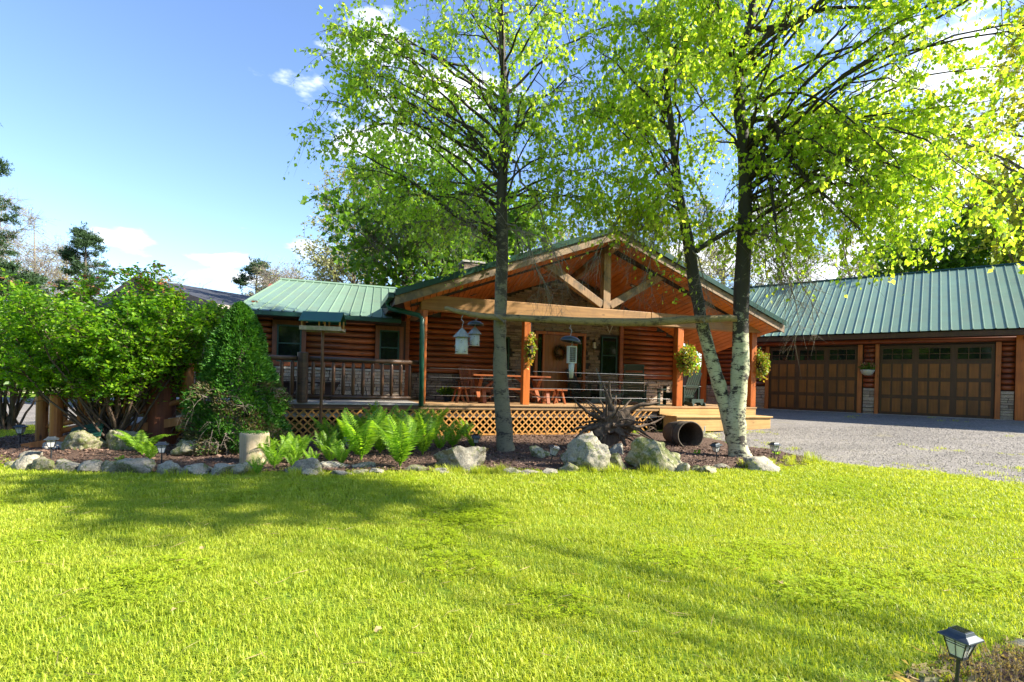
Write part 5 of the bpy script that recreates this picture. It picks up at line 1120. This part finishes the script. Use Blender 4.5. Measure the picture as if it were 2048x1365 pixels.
# ------------------------------------------------------------------ solar path lights
def pathlight(label, loc, rz=0, tilt=(0, 0), s=1.0, h=.27):
    t = thing('path_light', label, 'path light', loc, rz, 'solar path lights'); t.rotation_euler = (tilt[0], tilt[1], rz); t.scale = (s, s, s)
    obj('stake', MB().tube([(0,0,-.04), (0,0,h)], .0105, 8), M['black'], t)
    cap = MB(); q = [(.082,.0),(.080,.010),(.052,.028),(.046,.040),(.044,.046)]
    vs = [(r_*a, r_*b, h+.112+z_) for r_, z_ in q for a, b in ((-1,-1),(1,-1),(1,1),(-1,1))]
    cap.add(vs, [(i*4+j, i*4+(j+1)%4, (i+1)*4+(j+1)%4, (i+1)*4+j) for i in range(4) for j in range(4)]+[(3,2,1,0),(16,17,18,19)]); c_ = obj('cap', cap, M['blackm'], t, bevel=.003)
    obj('solar_panel', MB().box(-.036,.036,-.036,.036,h+.158,h+.1605), M['glass'], c_)
    vs = [(r_*a, r_*b, h+z_) for r_, z_ in ((.030,.006),(.055,.108)) for a, b in ((-1,-1),(1,-1),(1,1),(-1,1))]
    obj('lens', MB().add(vs, [(0,1,5,4),(1,2,6,5),(2,3,7,6),(3,0,4,7),(3,2,1,0),(4,5,6,7)]), M['lens'], t)
    fr_ = MB()
    for a, b in ((-1,-1),(1,-1),(1,1),(-1,1)): fr_.tube([(.032*a,.032*b,h),(.058*a,.058*b,h+.111)], .0035, 4)
    for k, (a, b, c_, d_) in enumerate(((-1,-1,1,-1),(1,-1,1,1),(1,1,-1,1),(-1,1,-1,-1))):
        fr_.tube([((a+c_)/2*.032,(b+d_)/2*.032,h),((a+c_)/2*.058,(b+d_)/2*.058,h+.111)], .002, 4)
        for zz, rr_ in ((.094, .055), (.080, .051)): fr_.tube([(a*rr_,b*rr_,h+zz),(c_*rr_,d_*rr_,h+zz)], .002, 4)
    fr_.box(-.034,.034,-.034,.034,h-.008,h+.005); obj('lens_frame', fr_, M['black'], t); obj('bulb', MB().lathe([(.012,h+.006),(.014,h+.014),(.006,h+.022)],8), M['lens'], t)
L0 = at(1908, 1310, 1.86); pathlight('large black path light in the right foreground corner', (L0.x, 1.86, L0.z-.288), .42, (.04, .02), .6, .48)
for x, y, lb, tl, rz in ((40,890,'path light on the grass at the far left, beyond the bed',(0,0),.3), (102,922,'path light in front of the ramp post',(0,0),.6), (323,934,'path light below the burning bush fern',(0,0),.5), (690,915,'path light half hidden among the ferns, leaning',(.35,.1),.7), (950,905,'path light tucked behind the broad grey boulder',(.3,0),.2), (1098,935,'path light leaning beside the low mossy stone',(.1,.25),.4), (1434,925,'leaning path light between mossy boulder and birch',(.1,-.22),.4), (1548,925,'path light at the right tip of the bed',(0,0),.3), (345,940,'',0,0)):
    if lb: pathlight(lb, gnd(x, y), rz, tl, .95, .20)

# ------------------------------------------------------------------ grass, clover, mulch chips
def blades(name, seed, n, size, hgt, wid, mat, lie=.35):
    rng = np.random.default_rng(seed); p = (rng.random((n, 2))-.5)*size; a = rng.random(n)*6.283; L = hgt*(.55+.8*rng.random(n)); w = wid*(.6+.8*rng.random(n)); b = lie*(.3+1.2*rng.random(n))
    dx, dy = np.cos(a), np.sin(a); sx, sy = -dy, dx; z = np.zeros(n); mxp = L*b*.35; tx = L*b
    P = lambda off, side, zz: np.stack([p[:, 0]+dx*off+sx*side, p[:, 1]+dy*off+sy*side, zz], 1)
    V = np.stack([P(z, -w/2, z-.005), P(z, w/2, z-.005), P(mxp, w*.42, L*.6), P(mxp, -w*.42, L*.6), P(tx, z, L*np.sqrt(np.maximum(.1, 1-b*b*.6)))], 1).reshape(-1, 3)
    i = np.arange(n)*5; me = bpy.data.meshes.new(name)
    Fs = np.concatenate([np.stack([i, i+1, i+2, i+3], 1)]); T = np.stack([i+3, i+2, i+4], 1)
    me.vertices.add(len(V)); me.vertices.foreach_set('co', V.ravel().astype(np.float32)); nl = Fs.size+T.size
    me.loops.add(nl); me.loops.foreach_set('vertex_index', np.concatenate([Fs.ravel(), T.ravel()]).astype(np.int32))
    me.polygons.add(len(Fs)+len(T)); me.polygons.foreach_set('loop_start', np.concatenate([np.arange(0, Fs.size, 4), Fs.size+np.arange(0, T.size, 3)]).astype(np.int32)); me.update(calc_edges=True)
    me.materials.append(mat); return me
def clovers(name, seed, n, size, mat):
    rng = np.random.default_rng(seed); p = (rng.random((n, 2))-.5)*size; V = []; z = .018+.03*rng.random(n); a0 = rng.random(n)*6.28; s = .0055+.006*rng.random(n)
    for k in range(3):
        a = a0+k*2.094; d = np.stack([np.cos(a), np.sin(a)], 1); q = np.stack([-np.sin(a), np.cos(a)], 1); tl = rng.normal(size=n)*.3
        def P(f, g, h_): return np.concatenate([p+d*(s*f)[:, None]+q*(s*g)[:, None], (z+s*h_)[:, None]], 1)
        V.append(np.stack([P(0, 0, 0), P(1.1, -.75, .25+tl), P(1.9, 0, .1+tl), P(1.1, .75, .25+tl)], 1))
    V = np.concatenate(V).reshape(-1, 3); me = mesh_np(name, V, np.arange(len(V)).reshape(-1, 4)); me.materials.append(mat); return me
def scatter(name, label, cat, src, pts, rots, scl, kind='stuff'):
    me = bpy.data.meshes.new(name+'_points'); me.from_pydata([tuple(p) for p in pts], [], [])
    at_ = me.attributes.new('rot', 'FLOAT_VECTOR', 'POINT'); at_.data.foreach_set('vector', np.asarray(rots, np.float32).ravel())
    sc_ = me.attributes.new('scl', 'FLOAT', 'POINT'); sc_.data.foreach_set('value', np.asarray(scl, np.float32))
    o = link(name, me); ng = bpy.data.node_groups.new(name, 'GeometryNodeTree')
    ng.interface.new_socket('Geometry', in_out='INPUT', socket_type='NodeSocketGeometry'); ng.interface.new_socket('Geometry', in_out='OUTPUT', socket_type='NodeSocketGeometry')
    gi = ng.nodes.new('NodeGroupInput'); go = ng.nodes.new('NodeGroupOutput'); ip = ng.nodes.new('GeometryNodeInstanceOnPoints'); oi = ng.nodes.new('GeometryNodeObjectInfo')
    so = bpy.data.objects.new(name+'_tuft', src); oi.inputs['Object'].default_value = so
    na = ng.nodes.new('GeometryNodeInputNamedAttribute'); na.data_type = 'FLOAT_VECTOR'; na.inputs['Name'].default_value = 'rot'
    ns = ng.nodes.new('GeometryNodeInputNamedAttribute'); ns.data_type = 'FLOAT'; ns.inputs['Name'].default_value = 'scl'
    L = ng.links.new; L(gi.outputs[0], ip.inputs['Points']); L(oi.outputs['Geometry'], ip.inputs['Instance']); L(na.outputs['Attribute'], ip.inputs['Rotation']); L(ns.outputs['Attribute'], ip.inputs['Scale']); L(ip.outputs[0], go.inputs[0])
    md = o.modifiers.new('scatter', 'NODES'); md.node_group = ng
    return setp(o, label, cat, kind=kind)
rng = np.random.default_rng(99); step = .27; cells = []
def lawn_ok(x, y, m=.10):
    if bed_in(x+.06*n2(x, y, 4), y+.06*n2(x, y, 4, 3)-m*.3) and bed_in(x, y-m): return False
    return not (grav_in(x, y) or road_in(x, y))
for ix in range(int(-17/step), int(11/step)):
    for iy in range(int(1.5/step), int(13/step)):
        x, y = ix*step, iy*step
        if abs(x) > y*1.12+.7: continue
        if y > 12 and x > -8: continue
        if x > -6.0 and y > 10.4: continue
        jx, jy = x+rng.uniform(-.05, .05), y+rng.uniform(-.05, .05)
        if lawn_ok(jx, jy): cells.append((jx, jy, terr(jx, jy)))
# the bare corner at lower right is soil, not lawn
corner = lambda x, y: (x > 1.5 and y < 2.27+.40*(x-1.62)+.12*n2(x, y, 5))
cells = [c for c in cells if not corner(c[0], c[1])]
def pick(c):
    v = n2(c[0], c[1], .75, 7)+.35*n2(c[0], c[1], 2.5, 2); return v
gsrc = [blades('grass_tuft', 200+i, 850, .36, (.032, .037, .029)[i], .0040, M['grass'], (.6, .8, 1.0)[i]) for i in range(3)]
csrc = clovers('clover_tuft', 210, 230, .42, M['clover'])
far = [blades('grass_tuft_far', 220+i, 420, .36, .046, .007, M['grass'], .7) for i in range(2)]
near = [c for c in cells if c[1] < 5.2]; fars = [c for c in cells if c[1] >= 5.2]
def rot_n(n): a = np.zeros((n, 3)); a[:, 2] = rng.random(n)*6.28; return a
for i in range(3):
    sel = [c for j, c in enumerate(near) if j % 3 == i]; scatter('grass', 'short mown lawn grass, nearest strip' if i == 0 else 'short mown lawn grass in the foreground', 'grass', gsrc[i], sel, rot_n(len(sel)), .85+.35*rng.random(len(sel)))
for i in range(2):
    sel = [c for j, c in enumerate(fars) if j % 2 == i]; scatter('grass', 'mown lawn grass farther off, up to the bed', 'grass', far[i], sel, rot_n(len(sel)), .85+.35*rng.random(len(sel)))
sel = [c for c in cells if pick(c) > -.05 and c[1] < 7.5 and rng.random() < .13]; scatter('clover', 'clover patches in the lawn', 'clover', csrc, sel, rot_n(len(sel)), .9+.3*rng.random(len(sel)))
# longer unmown grass at the stones
tall = blades('tall_grass_tuft', 230, 60, .14, .17, .006, M['grass'], .5); sel = []
for x, y in [(x_, 948+rng.uniform(-3, 4)) for x_ in rng.uniform(860, 1010, 26)]+[(x_, 946+rng.uniform(-3, 4)) for x_ in rng.uniform(1140, 1330, 26)]+[(x_, 938+rng.uniform(-8, 6)) for x_ in rng.uniform(1470, 1600, 26)]+[(x_, 955+rng.uniform(-3, 4)) for x_ in rng.uniform(240, 860, 16)]+[(x_, 925+rng.uniform(-6, 6)) for x_ in rng.uniform(1560, 1640, 12)]: p = gnd(x, y); sel.append(tuple(p))
scatter('tall_grass', 'longer uncut grass blades along the stones at the bed edge', 'grass', tall, sel, rot_n(len(sel)), .45+.5*rng.random(len(sel)))
weed = blades('weed_tuft', 231, 26, .2, .06, .006, M['grass'], .7); sel = []
for i in range(900):
    x, y = rng.uniform(4.6, 14), rng.uniform(5.5, 16)
    if grav_in(x, y) and (not grav_in(x-.7, y-.5) or n2(x, y, .8, 3) > .33) and abs(x) < y*1.15: sel.append((x, y, terr(x, y)+.01))
scatter('weeds', 'thin grass sprouting through the edge of the gravel', 'weeds', weed, sel, rot_n(len(sel)), .5+.6*rng.random(len(sel)))
pts = []
while len(pts) < 26000:
    x, y = rng.uniform(-9.2, 5.5), rng.uniform(6.4, 12.8)
    if bed_in(x, y): pts.append((x, y, bedz(x, y)+.004+.012*rng.random()))
pts = np.array(pts); d = rng.normal(size=pts.shape); d[:, 2] *= .25
leaves('mulch_chips', pts, d, .045*(.4+rng.random(len(pts))), M['chip'], None, wid=.5, rng=rng); setp(bpy.data.objects['mulch_chips'], 'loose brown bark chips and dead leaves on the bed', 'mulch', kind='stuff')
# gravel stones, real on the nearer part of the drive
pts = []
while len(pts) < 15000:
    y = rng.uniform(6.5, 14)**1.0; x = rng.uniform(4.5, 12)
    if grav_in(x, y) and abs(x) < y*1.15: pts.append((x, y, terr(x, y)+.012))
pts = np.array(pts); n = len(pts); s = .006+.009*rng.random((n, 1)); base = np.array([(-1,-.8,0),(1,-.9,0),(.9,1,0),(-.8,.9,0),(.1,.05,1.1)])
V = (base[None]*(1+.3*rng.normal(size=(n, 5, 3))))*s[:, None]+pts[:, None]; i = np.arange(n)*5
T = np.concatenate([np.stack([i+a, i+b, i+4], 1) for a, b in ((0,1),(1,2),(2,3),(3,0))]); o = link('gravel_stones', mesh_np('gravel_stones', V.reshape(-1, 3), T), M['stone_g'] if 'stone_g' in M else M['gravel']); setp(o, 'loose grey crushed stones lying on the driveway', 'gravel', kind='stuff')
# dry straw and a few dead leaves on the lawn
n = 1500; x = rng.uniform(-6, 5, n); y = rng.uniform(1.9, 7, n); ok = [lawn_ok(a, b) for a, b in zip(x, y)]; x = x[ok]; y = y[ok]; n = len(x)
d = rng.normal(size=(n, 3)); d[:, 2] *= .15; leaves('dry_straw', np.stack([x, y, .035+.02*rng.random(n)], 1), d, .10*(.4+rng.random(n)), M['l_dry'], None, wid=.035, rng=rng); setp(bpy.data.objects['dry_straw'], 'dry straw clippings lying in the lawn', 'straw', kind='stuff')
for x, y, lb in ((350,1238,'curled pale dead leaf lying in the lawn at the left'), (404,1110,'small pink-brown dead leaf farther up the left lawn'), (755,1280,'pale dead leaf at the bottom middle of the lawn'), (1560,1180,'pale dead leaf lying in the right part of the lawn')):
    p = gnd(x, y); c = MB().add([(-.018,-.009,0), (0,-.018,.012), (.021,-.006,.0), (.027,.006,.008), (.006,.018,.015), (-.018,.009,.003), (0,0,.005)], [(0,1,6),(1,2,6),(2,3,6),(3,4,6),(4,5,6),(5,0,6)])
    setp(obj('dead_leaf', c, M['l_dry'], None, loc=(p.x, p.y, .045), rot=(0,0,x)), lb, 'leaf', 'dead leaves on the lawn')
# small weeds in the bed
for x, y, sz, lb in ((1394,912,.13,'small bright green seedling before the tipped barrel'), (1270,872,.16,'small leafy weed among the right roots of the stump'), (240,925,.10,'low leafy weed under the burning bush'), (1553,915,.12,'small sprout by the rightmost bed light'), (610,925,.13,'broad-leafed sprout among the left ferns'), (535,900,.12,'small green plant behind the upright stump'), (490,945,.12,'small weed at the foot of the upright stump')):
    p = gnd(x, y); t = thing('bed_plant', lb, 'plant', p, 0, 'small plants in the bed'); k = 26; a = rng.random(k)*6.28; q = np.stack([np.cos(a)*sz*.3*rng.random(k), np.sin(a)*sz*.3*rng.random(k), sz*(.2+.6*rng.random(k))], 1)
    leaves('foliage', q, np.stack([np.cos(a), np.sin(a), .4+0*a], 1), sz*.45, M['l_fern'], t, wid=.5, rng=rng); obj('stalk', MB().tube([(0,0,0),(0,0,sz*.8)], .003, 4), M['l_fern'], t)
# lower right corner: bare soil, rock and dry sprigs
V = []; 
sheet('corner_soil', lambda x, y: corner(x, y), 1.4, 4, 1.0, 3.2, .04, .006, M['mulch'], lambda x, y: .02*n2(x, y, 6))
n = 1600; q = np.stack([rng.uniform(1.5, 3.2, n), rng.uniform(1.9, 2.9, n), .02+.01*rng.random(n)], 1); q = q[[corner(a[0], a[1]) for a in q]]; d = rng.normal(size=q.shape); d[:, 2] *= .3
leaves('leaf_litter', q, d, .04*(.5+rng.random(len(q))), M['l_dry'], None, wid=.4, rng=rng); setp(bpy.data.objects['leaf_litter'], 'dry leaf litter on the bare corner by the large path light', 'litter', kind='stuff')
def lowrock(label, loc, s, seed):
    me = rock_mesh(seed, 4); me.materials.append(M['boulderm']); o = link('rock', me, None, None, loc); o.scale = s; setp(o, label, 'rock')
lowrock('flat tan rock at the right edge of the picture behind the dry sprigs', (2.60, 2.56, .0), (.34, .18, .07), 401); lowrock('low rock at the bottom edge left of the large path light', (1.84, 2.30, -.01), (.26, .15, .05), 402)
sg = thing('dry_ground_plant', 'tan dry sprigs of a creeping plant beside the large path light', 'plant', (2.22, 2.32, .0)); k = 150; P0 = np.stack([rng.uniform(-.22, .34, k), rng.uniform(-.12, .16, k), 0*np.arange(k)], 1)
H_ = .05+.06*rng.random(k); d = np.stack([rng.normal(size=k)*.25, rng.normal(size=k)*.25, 1+0*H_], 1)*H_[:, None]; s = np.linspace(0, 1, 4); Q = P0[:, None]+d[:, None]*s[None, :, None]
put('stems', bulk_tubes(Q, np.broadcast_to(.002*(1-.5*s), (k, 4)).copy(), 3), M['twigl'], sg)
ii = np.repeat(np.arange(k), 22); f = rng.random(len(ii))[:, None]; leaves('sprigs', P0[ii]+d[ii]*f, rng.normal(size=(len(ii), 3))*.5+np.array((0, 0, 1.0)), .012*(.5+rng.random(len(ii))), M['l_dry'], sg, wid=.35, rng=rng)
